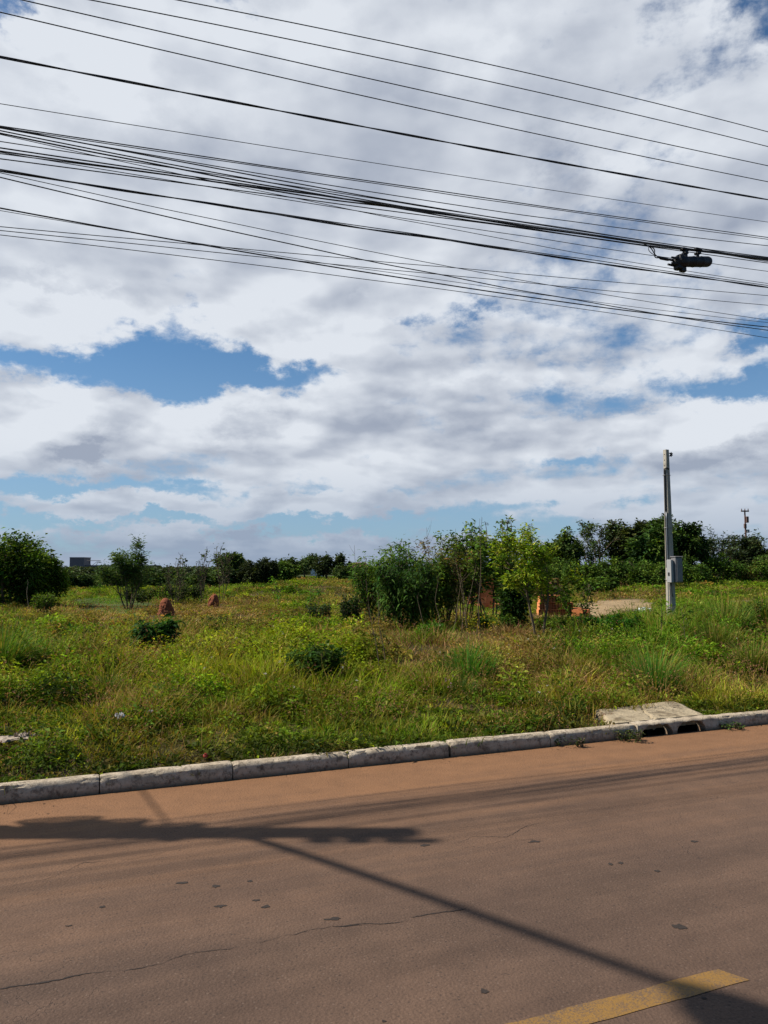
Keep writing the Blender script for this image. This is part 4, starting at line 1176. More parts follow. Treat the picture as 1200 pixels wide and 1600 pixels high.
# ------------------------------------------------------------------ trees and shrubs
def grow(rs, p, d, L, r, lvl, prm, segs, tips):
    """one branch: a wandering polyline, children along it"""
    k = prm['k'][lvl]; P_ = [np.array(p, float)]; D = np.array(d, float)
    for i in range(k):
        D = D + rs.normal(0, prm['wob'][lvl], 3) + np.array([0, 0, prm['up'][lvl]]); D = D / np.linalg.norm(D)
        P_.append(P_[-1] + D * L / k)
    P_ = np.array(P_); rad = np.linspace(r, r * prm.get('taper', .35), k + 1)
    segs.append((P_, rad, lvl))
    if lvl >= prm['leaf_from']:
        tips.append((P_, D))
    if lvl + 1 < prm['levels']:
        nb = prm['n'][lvl]; nb = max(1, int(nb + rs.integers(-1, 2)))
        f0 = prm['f0'][lvl]
        for j in range(nb):
            f = f0 + (1 - f0) * (j + rs.random()) / nb
            i = min(int(f * k), k - 1); u = f * k - i
            q = P_[i] * (1 - u) + P_[i + 1] * u; dd = P_[min(i + 1, k)] - P_[i]; dd = dd / np.linalg.norm(dd)
            a = rs.uniform(0, 2 * math.pi) if lvl else (j * 2.4 + rs.normal(0, .4))
            side = np.cross(dd, [math.cos(a), math.sin(a), .3]); side = side / (np.linalg.norm(side) + 1e-6)
            sp = prm['spread'][lvl] + rs.normal(0, .12)
            nd = dd * math.cos(sp) + side * math.sin(sp)
            grow(rs, q, nd, L * prm['ratio'][lvl] * rs.uniform(.75, 1.2) * (1 - .35 * f), max(r * (1 - .6 * f) * .62, .003), lvl + 1, prm, segs, tips)

BROAD = dict(levels=4, k=[6, 5, 4, 3], wob=[.10, .18, .22, .25], up=[.05, .06, .04, .0], n=[6, 5, 4], f0=[.3, .3, .25], spread=[.95, .85, .8], ratio=[.62, .55, .5], leaf_from=2)
UPRIGHT = dict(levels=3, k=[7, 5, 4], wob=[.07, .12, .2], up=[.12, .14, .05], n=[8, 5], f0=[.25, .2], spread=[.55, .7], ratio=[.5, .45], leaf_from=1)
AIRY = dict(levels=4, k=[6, 6, 4, 3], wob=[.12, .14, .2, .2], up=[.03, .05, .06, .1], n=[6, 4, 4], f0=[.25, .4, .4], spread=[.8, .6, .6], ratio=[.75, .5, .45], leaf_from=3)
WILLOW = dict(levels=4, k=[5, 6, 5, 4], wob=[.10, .10, .15, .15], up=[.06, .10, .08, .02], n=[5, 5, 5], f0=[.15, .45, .3], spread=[.6, .5, .5], ratio=[.8, .42, .5], leaf_from=2)

def plant(name, label, cat, group, box, Y, prm, nleaf, leafL, cols, seed, stems=1, spread0=.15, trunk_r=.05, leaf='short', droop=.4, bark='bark', mat='leaf', fill=0, asp=.45, dv=.3, lean=0.0, part_names=('trunk', 'crown'), z0=None, low_fill=False, taper_crown=0.0, sink=.03):
    """grow a plant and fit it to the size it has: box = photo (x0, ytop, x1), standing Y metres away"""
    rs = np.random.default_rng(seed)
    x0, ytop, x1 = box
    xa, _ = at_depth(x0, Y); xb, _ = at_depth(x1, Y); xc = (xa + xb) / 2
    zb = tz(xc, Y) if z0 is None else z0
    H = z_at(ytop, Y) - zb; Wd = xb - xa
    segs, tips, starts = [], [], []
    for i in range(stems):
        starts.append(len(segs))
        a = i * 2.4 + rs.random(); o = spread0 * (0 if stems == 1 else 1)
        p = np.array([math.cos(a) * o * rs.random() * Wd * .5, math.sin(a) * o * rs.random() * Wd * .5, 0])
        d = np.array([math.cos(a) * o + lean, math.sin(a) * o, 1.0]); d /= np.linalg.norm(d)
        grow(rs, p, d, H * .62 * rs.uniform(.8, 1.1), trunk_r, 0, prm, segs, tips)
    starts.append(len(segs))
    # leaf anchors
    AP, AD = [], []
    for P_, D in tips:
        m = max(int(np.ceil(len(P_))), 3); f = rs.random(m) ** .7 * (len(P_) - 1)
        i = np.minimum(f.astype(int), len(P_) - 2); u = (f - i)[:, None]
        AP.append(P_[i] * (1 - u) + P_[i + 1] * u); AD.append(np.tile(D, (m, 1)))
    AP = np.vstack(AP); AD = np.vstack(AD)
    allp = np.vstack([s[0] for s in segs])
    lo, hi = np.percentile(AP[:, 0], 1.5), np.percentile(AP[:, 0], 98.5); zt_ = np.percentile(allp[:, 2], 99.3)
    sx = Wd / max(hi - lo, .01) * .97; szz = (H - leafL * .4) / zt_; cx_ = (lo + hi) / 2
    def fit(v, anchor=True):
        v = v.copy(); hz = np.clip(v[:, 2] / zt_, 0, 1)
        v[:, 0] = (v[:, 0] - cx_ * np.minimum(hz * 1.7, 1)) * sx; v[:, 1] = v[:, 1] * sx; v[:, 2] = v[:, 2] * szz
        return v + np.array([xc, Y, zb - sink])
    base = thing(name, label, cat, (xc, Y, zb), group)
    for si in range(stems):
        g = Geo()
        for P_, rad, lvl in segs[starts[si]:starts[si + 1]]:
            g_tube(g, fit(P_), np.maximum(rad, .003 + Y * .00012), 5 if lvl == 0 else (4 if lvl == 1 else 3), cap=False)
        g.build(part_names[0], MAT[bark], base)
    if nleaf:
        i = rs.integers(0, len(AP), nleaf)
        jit = rs.normal(0, 1, (nleaf, 3)) * (leafL * .38 + .015 * min(H, 2.0))
        Pl = fit(AP[i]) + jit; Dl = AD[i] * .6 + rand_dirs(nleaf, -.6, .7, rs)
        if fill:
            # leaf clumps inside the crown volume
            nc_ = fill; cc = AP[rs.integers(0, len(AP), nc_)]; cc = fit(cc)
            per = max(nleaf // nc_ // 2, 6); ci = np.repeat(np.arange(nc_), per)
            off = rs.normal(0, 1, (len(ci), 3)) * np.array([.09, .09, .06]) * min(H, Wd) * 1.0
            Pl = np.vstack([Pl, cc[ci] + off]); Dl = np.vstack([Dl, off * 3 + rand_dirs(len(ci), -.5, .6, rs) * .3 * min(H, Wd)])
        if low_fill:
            n2 = nleaf // 2; a = rs.uniform(0, 2 * math.pi, n2); rr = np.sqrt(rs.random(n2)) * Wd * .48; zz_ = rs.random(n2) ** .8 * H * .75
            lump = .75 + .5 * fnoise(np.cos(a) * 2 + zz_ * 2, np.sin(a) * 2, 1.0, seed)
            Pl = np.vstack([Pl, np.stack([xc + np.cos(a) * rr * lump, Y + np.sin(a) * rr * lump, zb + zz_ * lump], -1)]); Dl = np.vstack([Dl, rand_dirs(n2, -.5, .6, rs)])
        Pl[:, 2] = np.maximum(Pl[:, 2], zb + .02)
        nl = len(Pl)
        tone = fnoise(Pl[:, 0] * (3 / max(H, .3)), Pl[:, 2] * (3 / max(H, .3)) + Pl[:, 1], 1.2, seed)
        w = np.clip((tone - .35) * 2.2 + rs.normal(0, .25, nl), 0, 1)
        c = mixn(np.tile(np.array(cols[0]), (nl, 1)), np.tile(np.array(cols[1]), (nl, 1)), w)
        if len(cols) > 2:
            m_ = rs.random(nl) < .10; c[m_] = cols[2]
        c = np.clip(c * np.exp(rs.normal(0, dv, (nl, 1))) * (1 + rs.normal(0, .08, (nl, 3))), .003, .8)
        Ll = leafL * rs.uniform(.55, 1.25, nl)
        g = Geo(); g_leaves(g, Pl, Dl, Ll, Ll * asp * rs.uniform(.8, 1.2, nl), c, .18, droop, long=(leaf == 'long'), rs=rs)
        g.build(part_names[1], MAT[mat], base)
    return base

DG = ((.036, .080, .012), (.125, .205, .028)); MG = ((.05, .10, .016), (.13, .20, .028)); YG = ((.085, .16, .014), (.26, .34, .035)); FG = ((.040, .070, .022), (.10, .15, .04)); OG = ((.07, .08, .02), (.15, .16, .035))
SF = ('stem', 'foliage')

# --- the thicket in the middle
LANCE = dict(levels=3, k=[8, 6, 4], wob=[.05, .10, .18], up=[.06, .16, .05], n=[9, 4], f0=[.15, .25], spread=[.55, .6], ratio=[.42, .45], leaf_from=1)
plant('tall_shrub', 'tall dark green shrub with drooping narrow leaves, left end of the central thicket', 'shrub', 'shrubs of the central thicket', (555, 847, 640), 17.0, LANCE, 4400, .14, ((.045, .10, .018), (.15, .25, .04)), 1, stems=7, spread0=.35, trunk_r=.016, leaf='long', droop=.9, asp=.24, part_names=SF)
plant('tall_shrub', 'dark leafy shrub hanging to the ground, second from the left in the central thicket', 'shrub', 'shrubs of the central thicket', (592, 870, 676), 15.6, LANCE, 4600, .13, ((.028, .068, .015), (.10, .18, .032)), 2, stems=8, spread0=.35, trunk_r=.014, leaf='long', droop=1.2, asp=.26, part_names=SF, low_fill=True)
plant('tall_shrub', 'shrub with spiky narrow shoots above its crown near the thicket middle', 'shrub', 'shrubs of the central thicket', (640, 857, 710), 16.8, LANCE, 3800, .12, ((.055, .11, .018), (.19, .27, .036)), 3, stems=6, spread0=.25, trunk_r=.014, leaf='long', droop=.8, asp=.24, part_names=SF, low_fill=True)
plant('tall_shrub', 'thin brown-green shrub with withered lower leaves in the thicket middle', 'shrub', 'shrubs of the central thicket', (655, 842, 735), 17.4, LANCE, 3200, .11, ((.08, .09, .022), (.18, .17, .035), (.28, .13, .06)), 4, stems=8, spread0=.3, trunk_r=.014, leaf='long', droop=.8, asp=.26, part_names=SF)
plant('tall_shrub', 'bushy mid green shrub behind the orange stepped brick stack', 'shrub', 'shrubs of the central thicket', (690, 832, 760), 18.0, UPRIGHT, 4200, .10, MG + ((.22, .28, .04),), 5, stems=7, spread0=.3, trunk_r=.018, droop=.5, part_names=SF, taper_crown=1)
plant('tall_shrub', 'broad leaved pale green shrub topped with small dark seed heads, right part of the thicket', 'shrub', 'shrubs of the central thicket', (722, 815, 815), 17.4, UPRIGHT, 2900, .14, ((.06, .13, .022), (.20, .29, .05), (.28, .34, .12)), 6, stems=6, spread0=.35, trunk_r=.02, droop=.4, asp=.5, part_names=SF)
plant('young_tree', 'young tree with bright yellow-green leaves and thin forked trunk before the brick stacks', 'tree', None, (778, 822, 905), 13.6, dict(levels=4, k=[7, 6, 4, 3], wob=[.06, .10, .18, .2], up=[.03, .10, .05, .02], n=[8, 5, 3], f0=[.30, .25, .3], spread=[.75, .7, .7], ratio=[.55, .5, .45], leaf_from=2),
      5200, .085, YG + ((.42, .44, .08),), 7, stems=2, spread0=.10, trunk_r=.028, droop=.5, asp=.42, dv=.38)
plant('sapling', 'slender sapling with sparse leaves bending right of the young yellow-green tree', 'sapling', None, (872, 905, 925), 15.5, UPRIGHT, 420, .11, MG, 8, stems=2, spread0=.4, trunk_r=.010, droop=.6, asp=.35, part_names=SF)
plant('low_shrub', 'dark rounded shrub at the foot of the young yellow-green tree', 'shrub', None, (782, 893, 828), 15.5, UPRIGHT, 2200, .10, ((.02, .05, .012), (.055, .11, .02)), 9, stems=5, spread0=.4, trunk_r=.01, part_names=SF, low_fill=True)
plant('low_shrub', 'wide dark green mound of leaves on the ground before the sand patch', 'shrub', None, (905, 960, 990), 14.6, UPRIGHT, 6500, .055, ((.015, .065, .010), (.04, .15, .018)), 10, stems=9, spread0=.9, trunk_r=.006, part_names=SF, low_fill=True)
plant('low_shrub', 'green undergrowth shrub right of the young tree trunk', 'shrub', None, (838, 962, 900), 14.6, UPRIGHT, 1500, .07, MG, 31, stems=6, spread0=.7, trunk_r=.006, part_names=SF, low_fill=True)
plant('low_shrub', 'green undergrowth shrub left of the young tree trunk', 'shrub', None, (745, 955, 815), 15.4, UPRIGHT, 1500, .07, MG, 32, stems=6, spread0=.7, trunk_r=.006, part_names=SF, low_fill=True)

# bare and dead stalks in front of the thicket
def stalks(name, label, items, Y, seed, mat='bark', cat='stalk', group=None, leafy=0, lc=MG):
    for i_, (xb_, yb_, xt_, yt_, nb) in enumerate(items):
        rs = np.random.default_rng(seed + i_)
        xa, _ = at_depth(xb_, Y); zb = tz(xa, Y); xt2, _ = at_depth(xt_, Y); zt2 = z_at(yt_, Y)
        u = np.linspace(0, 1, 9)
        path = np.stack([xa + (xt2 - xa) * u + (vnoise(u, u * 0, 3, seed + i_) - .5) * .10, Y + (vnoise(u, u * 0, 2, seed + i_ + 50) - .5) * .3 * u, zb - .03 + (zt2 - zb + .03) * u], -1)
        r0 = .002 + Y * .00022
        g = Geo(); g_tube(g, path, np.linspace(r0 * 1.5, r0 * .45, 9), 4)
        tp = []
        for b_ in range(nb):
            f = rs.uniform(.25, .97); j = min(int(f * 8), 7); p0 = path[j] + (path[j + 1] - path[j]) * (f * 8 - j)
            a = rs.uniform(0, 2 * math.pi); ln = (zt2 - zb) * rs.uniform(.10, .3) * (1.2 - f * .7)
            d1 = np.array([math.cos(a), math.sin(a) * .6, rs.uniform(.7, 1.8)]); d1 /= np.linalg.norm(d1)
            q1 = p0 + d1 * ln * .5 + rs.normal(0, .015, 3); q2 = q1 + (d1 + np.array([0, 0, .3])) * ln * .5
            g_tube(g, [p0, q1, q2], [r0 * .6, r0 * .45, r0 * .25], 3, cap=False); tp += [q1, q2]
        lab = label[i_] if isinstance(label, (list, tuple)) else label
        if leafy:
            o = thing(name, lab, cat, (xa, Y, zb), group)
            g.build('stem', MAT[mat], o)
            tp.append(path[-1]); tp = np.array(tp); n_ = leafy; c_ = tp[rs.integers(0, len(tp), n_)] + rs.normal(0, .05, (n_, 3))
            cl = cvar(lc[1], n_, .3, .1, rs)
            g2 = Geo(); Ls = rs.uniform(.05, .11, n_) * (1 + Y * .015); g_leaves(g2, c_, rand_dirs(n_, -.5, .7, rs), Ls, Ls * .4, cl, .15, .5, rs=rs); g2.build('foliage', MAT['leaf'], o)
        else:
            tag(g.build(name, MAT[mat], loc=(xa, Y, zb)), lab, cat, group)
stalks('dead_stalk', ['pale dead stalk standing straight before the dark thicket', 'dead stalk in front of the thicket, directly left of the brick stack', 'thin dead stalk crossing the stepped brick stack', 'crooked dead stalk left of the stepped brick stack', 'leaning dead stalk between two brown thicket stems', 'short pale dead stalk under the thin brown-green shrub', 'long brown stalk rising above the stepped brick stack', 'slanting dead stalk right of the pale straight one'],
       [(684, 1000, 683, 900, 0), (735, 1010, 712, 860, 6), (748, 1000, 750, 810, 6), (728, 1000, 722, 880, 4), (706, 990, 722, 905, 3), (662, 985, 655, 930, 2), (741, 1000, 757, 905, 3), (718, 1000, 742, 885, 4)], 13.9, 200, 'bark', 'stalk', 'dead stalks before the thicket')
stalks('bare_shoot', ['bare forked shoot sticking up over the thicket left of the seed heads', 'thin bare shoot with curled tip above the thicket centre', 'bare shoot above the shrub topped with seed heads', 'bare tip above the left end of the thicket'],
       [(672, 900, 668, 824, 5), (716, 880, 712, 826, 3), (752, 880, 751, 808, 3), (560, 900, 553, 852, 3)], 17.2, 220, 'bark', 'shoot', 'bare shoots over the thicket')
stalks('bare_sapling', ['bare dark sapling standing alone in the field left of the thicket', 'thin bare twig leaning left of the lone bare sapling'],
       [(604, 1046, 590, 925, 16), (592, 1040, 573, 905, 9)], 10.0, 240, 'bark', 'sapling')
stalks('sapling', ['tiny sapling with a bright green tuft in the open field left of centre', 'leafless thin sapling in the straw field right of the tufted one', 'slim stem in the straw field near the far green strip'],
       [(434, 955, 430, 903, 6), (486, 948, 487, 915, 3), (497, 948, 498, 922, 3)], 23.5, 250, 'bark', 'sapling', None, 60, ((.05, .1, .02), (.10, .22, .03)))
stalks('weed_stalk', ['tall reddish weed stalk among the yellow-green weeds at left', 'tall weed stalk left of the centre grass tuft', 'weed stalk before the post base', 'leafy weed stalk just left of the concrete post', 'leafy weed stalk right of the concrete post'],
       [(130, 1060, 132, 1012, 6), (466, 1055, 460, 1005, 5), (950, 1040, 948, 990, 6), (1034, 1000, 1030, 915, 14), (1062, 1010, 1066, 945, 10)], 12.5, 260, 'bark', 'weed', None, 46)
# dark seed heads over the pale shrub
for i_, (px_, py_) in enumerate([(760, 820), (785, 816), (793, 817), (799, 813), (829, 822)]):
    xa, _ = at_depth(px_, 17.4); z_ = z_at(py_, 17.4); g = Geo()
    g_tube(g, [(xa, 17.4, z_ - .5), (xa + .02, 17.4, z_ - .2), (xa, 17.4, z_ - .04)], .007, 4)
    rs = np.random.default_rng(i_); g_leaves(g, np.tile([xa, 17.4, z_], (26, 1)) + rs.normal(0, .022, (26, 3)), rand_dirs(26, -.6, 1, rs), .05, .02, np.tile((.04, .035, .02), (26, 1)), .1, 0, rs=rs)
    tag(g.build('seed_head', MAT['bark'], loc=(xa, 17.4, z_)), ['dark seed head leftmost over the pale green shrub', 'dark seed head second from the left over the pale shrub', 'dark seed head in the middle of the row over the thicket', 'highest dark seed head over the thicket', 'round dark seed head over the young yellow-green tree'][i_], 'seed head', 'seed heads over the thicket')

# --- left side
plant('large_shrub', 'big dense dark green shrub filling the left edge of the photo', 'shrub', None, (-75, 836, 62), 25.5, BROAD, 7000, .17, DG + ((.12, .17, .04),), 20, stems=5, spread0=.45, trunk_r=.05, droop=.4, part_names=SF, low_fill=True, fill=60)
plant('large_shrub', 'round dark shrub next to the big one at the left edge', 'shrub', None, (22, 850, 92), 26.5, BROAD, 5200, .16, DG + ((.10, .15, .035),), 21, stems=5, spread0=.4, trunk_r=.04, droop=.4, part_names=SF, low_fill=True, fill=40)
plant('low_shrub', 'small dark shrub at the foot of the big left shrubs', 'shrub', None, (54, 926, 84), 21.5, UPRIGHT, 900, .08, DG, 22, stems=5, spread0=.5, trunk_r=.008, part_names=SF, low_fill=True)
stalks('dead_stalk', ['pale broken stem slanting in front of the big left shrub'], [(48, 945, 41, 905, 1)], 24.0, 270, 'pale_bark', 'stalk')
for i_, (x0, yt, x1, Y_) in enumerate([(82, 894, 130, 47), (112, 896, 175, 52), (150, 897, 205, 50), (195, 898, 262, 49), (235, 894, 300, 54), (275, 896, 340, 50), (318, 888, 372, 55), (345, 896, 390, 60)]):
    plant('hedge_shrub', ['dark hedge shrub just right of the big left shrubs, below the grey tower', 'dark hedge shrub below the long grey building', 'hedge shrub left of the feathery tree', 'hedge shrub right of the feathery tree foot', 'hedge shrub behind the two thin bare saplings', 'hedge shrub behind the second spindly tree', 'taller hedge shrub left of the round black-green bush', 'hedge shrub partly behind the round black-green bush'][i_],
          'shrub', 'dark hedge along the back of the field at left', (x0, yt, x1), Y_, BROAD, 2200, .30, ((.035, .065, .018), (.09, .135, .032)), 300 + i_, stems=4, spread0=.6, trunk_r=.04, mat='far_leaf', part_names=SF, low_fill=True, fill=20)
plant('feathery_tree', 'feathery wind-blown tree with forked leaning stems before the grey building', 'tree', None, (164, 842, 236), 26.0, WILLOW, 4600, .17, ((.05, .095, .03), (.13, .20, .07)), 23, stems=4, spread0=.5, trunk_r=.03, leaf='short', droop=.6, asp=.20, lean=-.25)
for i_, (x0, yt, x1, nl) in enumerate([(258, 863, 292, 110), (306, 855, 326, 60), (334, 850, 362, 150)]):
    plant('spindly_tree', ['spindly small tree with sparse leaves, leftmost of three on the skyline', 'thinnest bare-topped tree, middle of three on the skyline', 'spindly tree with round leaf clusters, rightmost of three on the skyline'][i_], 'tree', 'spindly trees on the left skyline', (x0, yt, x1), 27 + i_, UPRIGHT, nl, .14, FG, 320 + i_, stems=3, spread0=.3, trunk_r=.014, droop=.4, asp=.6)
for i_, (x0, yt, x1, Y_) in enumerate([(252, 905, 290, 28), (285, 912, 318, 29), (196, 915, 240, 27.5)]):
    plant('low_shrub', ['loose green shrub below the leftmost spindly tree', 'loose shrub below the middle spindly tree', 'greyish shrub around the feathery tree foot'][i_], 'shrub', None, (x0, yt, x1), Y_, UPRIGHT, 900, .12, ((.035, .06, .02), (.07, .11, .03)), 340 + i_, stems=6, spread0=.5, trunk_r=.01, part_names=SF)
plant('round_bush', 'round black-green bush standing on the horizon left of centre', 'shrub', None, (377, 875, 427), 55.0, BROAD, 4200, .26, ((.018, .028, .011), (.055, .072, .022)), 24, stems=4, spread0=.5, trunk_r=.05, mat='far_leaf', part_names=SF, low_fill=True, fill=50)
for i_, (x0, yt, x1, Y_, c_, pr) in enumerate([(422, 880, 462, 75, MG, BROAD), (440, 867, 495, 90, FG, AIRY), (492, 868, 548, 85, ((.02, .035, .012), (.05, .07, .022)), BROAD), (340, 868, 378, 60, FG, AIRY), (528, 884, 562, 80, FG, BROAD)]):
    plant('distant_tree', ['pale green low tree on the horizon right of the round black-green bush', 'wide airy tree on the horizon left of the red roofed house', 'flat-crowned dark tree beside the red roofed house', 'grey-green tree on the horizon left of the round black-green bush', 'low tree in front of the red roofed house'][i_], 'tree', 'trees on the horizon left of centre', (x0, yt, x1), Y_, pr, 2600, .38, c_, 360 + i_, stems=2, spread0=.3, trunk_r=.10, mat='far_leaf', fill=30, low_fill=(i_ in (0, 4)))

# field plants, individually visible
def lp_(name, label, box, Y, n, L, cols, seed, **k):
    k.setdefault('stems', 6); k.setdefault('spread0', .7)
    plant(name, label, 'plant', None, box, Y, UPRIGHT, n, L, cols, seed, trunk_r=.006, part_names=SF, low_fill=True, **k)
lp_('dark_leafy_plant', 'dark broad-leaved plant with drooping leaves alone in the yellow-green field at left', (220, 965, 272), 11.7, 1000, .13, ((.020, .060, .014), (.045, .115, .022)), 25, leaf='long', droop=.9, asp=.42)
lp_('field_shrub', 'tall narrow dark weed left of the thicket in the straw grass', (534, 925, 562), 16.5, 520, .09, ((.02, .045, .015), (.05, .085, .03)), 26)
lp_('field_shrub', 'low dark weed patch left of the narrow dark weed', (480, 942, 516), 17.5, 420, .08, ((.02, .045, .015), (.05, .085, .03)), 27)
lp_('field_shrub', 'bright green leafy plant at the foot of the dead stalks', (655, 972, 688), 13.6, 620, .10, ((.05, .13, .02), (.11, .23, .03)), 28)
lp_('field_shrub', 'small dark weed right of the dark broad-leaved plant', (330, 960, 355), 17.0, 260, .08, ((.03, .06, .02), (.06, .10, .03)), 29)
lp_('field_shrub', 'dark weed clump in the middle foreground left of the bare sapling', (455, 1002, 532), 9.3, 1300, .08, ((.03, .07, .015), (.08, .14, .025)), 30)
lp_('field_shrub', 'small dark weed in the straw left of the termite mound', (176, 972, 198), 16.5, 160, .08, ((.02, .045, .015), (.05, .09, .03)), 33)
lp_('field_shrub', 'dark sprawling weed at left above the litter', (88, 1075, 130), 8.6, 420, .07, ((.02, .05, .015), (.05, .10, .03)), 34)
lp_('field_shrub', 'leafy dark weed in the grass right of the centre tuft', (905, 1020, 935), 11.0, 380, .06, ((.03, .06, .02), (.06, .10, .03)), 35)
lp_('field_shrub', 'bushy green weed right of the concrete post', (1060, 955, 1120), 15.0, 1200, .08, MG, 36)
lp_('field_shrub', 'dark green weed at the right edge of the photo', (1165, 935, 1215), 15.5, 1000, .09, DG, 37)
lp_('field_shrub', 'yellowish weed clump left foreground beside the arching grass', (60, 1010, 110), 10.2, 700, .05, YG, 38)
lp_('kerb_weed', 'leafy weed growing against the kerb just left of the drain openings', (958, 1134, 996), 7.28, 200, .028, ((.03, .05, .015), (.09, .12, .03)), 39, z0=0.0)
lp_('kerb_weed', 'low weed at the foot of the kerb between two stones', (862, 1146, 905), 7.08, 110, .03, ((.03, .05, .015), (.09, .12, .03)), 40, z0=0.0)
lp_('kerb_weed', 'weed at the kerb foot just right of the drain openings', (1120, 1124, 1150), 7.78, 90, .03, ((.04, .08, .02), (.10, .16, .03)), 41, z0=0.0)

# arching and upright tall grass tufts
def grass_tuft(label, x0, x1, ytop, Y, n, cols, seed, arch=.45, w=.012):
    rs = np.random.default_rng(seed); xa, _ = at_depth(x0, Y); xb, _ = at_depth(x1, Y); xc = (xa + xb) / 2; zb = tz(xc, Y)
    H = z_at(ytop, Y) - zb; Wd = xb - xa
    a = rs.uniform(0, 2 * math.pi, n); rr = rs.random(n) ** .8 * Wd * .42
    P_ = np.stack([xc + np.cos(a) * rr, Y + np.sin(a) * rr, np.full(n, zb - .02)], -1)
    L = H * rs.uniform(.5, 1.3, n) * (1 - .3 * rr / (Wd * .42)); lean = np.abs(rs.normal(.18, .22, n)); curl = rs.uniform(.05, 1, n) ** 1.3 * arch * 1.6
    c = mixn(np.tile(np.array(cols[0]), (n, 1)), np.tile(np.array(cols[1]), (n, 1)), rs.random(n)); c *= np.exp(rs.normal(0, .2, (n, 1)))
    tip = c.copy(); m_ = rs.random(n) < .2; tip[m_] = STRAW * .8
    # longer blades in three pieces for a smooth arch
    g = Geo(); h = np.stack([np.cos(a), np.sin(a), np.zeros(n)], -1); wa = a + math.pi / 2 + rs.normal(0, .5, n); wv = np.stack([np.cos(wa), np.sin(wa), np.zeros(n)], -1)
    Lc, ln, cu = L[:, None], lean[:, None], curl[:, None]
    at = lambda t: P_ + h * Lc * (np.sin(ln) * t + cu * t ** 2.2 * .8) + np.array([0, 0, 1.]) * Lc * (np.cos(ln) * t - .55 * cu * t ** 2.6)
    tt = [0, .25, .5, .72, .88]; W = w * rs.uniform(.6, 1.2, (n, 1)); vs = []; cs = []
    for t in tt:
        p = at(t); ww = W * (1 - .75 * t ** 2); vs += [p - wv * ww / 2, p + wv * ww / 2]; cc = c * (1 - t) + tip * t; cs += [cc, cc]
    vs.append(at(1.0)); cs.append(tip)
    V = np.stack(vs, 1); k = len(vs); f = []
    for i in range(len(tt) - 1): f += [[2 * i, 2 * i + 1, 2 * i + 3], [2 * i, 2 * i + 3, 2 * i + 2]]
    f.append([2 * len(tt) - 2, 2 * len(tt) - 1, k - 1])
    F = (np.arange(n)[:, None, None] * k + np.array(f)[None]).reshape(-1, 3)
    g.add(V.reshape(-1, 3), F, np.clip(np.stack(cs, 1).reshape(-1, 3), .004, .8))
    return tag(g.build('grass_tuft', MAT['grass_blade'], loc=(xc, Y, zb)), label, 'grass tuft', 'tall grass tufts in the field')
GT = ((.05, .105, .020), (.10, .165, .030)); GB = ((.045, .15, .022), (.10, .24, .04))
grass_tuft('tall arching grass tuft at the left edge of the photo', -30, 40, 952, 9.6, 560, ((.05, .13, .018), (.12, .21, .03)), 1, .75, .010)
grass_tuft('arching grass tuft beside the one at the left edge', 10, 70, 975, 9.9, 360, ((.05, .13, .018), (.12, .21, .03)), 2, .8, .009)
grass_tuft('blue-green upright grass tuft in front of the thicket', 684, 776, 994, 9.9, 700, GB, 3, .55, .008)
grass_tuft('bright upright grass tuft behind the storm drain slab', 984, 1052, 1000, 9.35, 620, GB, 4, .5, .008)
grass_tuft('lush grass tuft right of the concrete post', 1095, 1165, 925, 14.5, 520, ((.06, .12, .02), (.12, .19, .03)), 5, .5, .014)
grass_tuft('lush grass tuft at the right edge of the photo', 1150, 1240, 915, 15.5, 620, ((.06, .12, .02), (.12, .19, .03)), 6, .5, .014)
grass_tuft('tall grass tuft between post and right edge, lower', 1080, 1150, 960, 12.6, 420, ((.07, .12, .02), (.13, .18, .03)), 7, .5, .012)
grass_tuft('grass tuft in the foreground right of centre, thin and yellowish', 855, 915, 1010, 10.2, 300, ((.13, .13, .03), (.2, .17, .05)), 8, .5, .007)
grass_tuft('thin grass tuft in the left foreground', 150, 200, 1035, 8.6, 220, GT, 9, .6, .008)
grass_tuft('thin grass tuft left of the dark weed clump', 380, 440, 1010, 10.2, 220, GT, 10, .6, .008)
grass_tuft('grass tuft growing through the gap between kerb stones', 698, 716, 1155, 6.85, 70, GT, 11, .6, .005)
grass_tuft('grass tuft in the near grass under the blue-green one', 690, 750, 1045, 9.0, 260, GT, 12, .5, .007)
grass_tuft('tall grass tuft at the far right above the kerb', 1140, 1200, 985, 10.8, 380, ((.08, .12, .02), (.14, .18, .04)), 13, .5, .009)

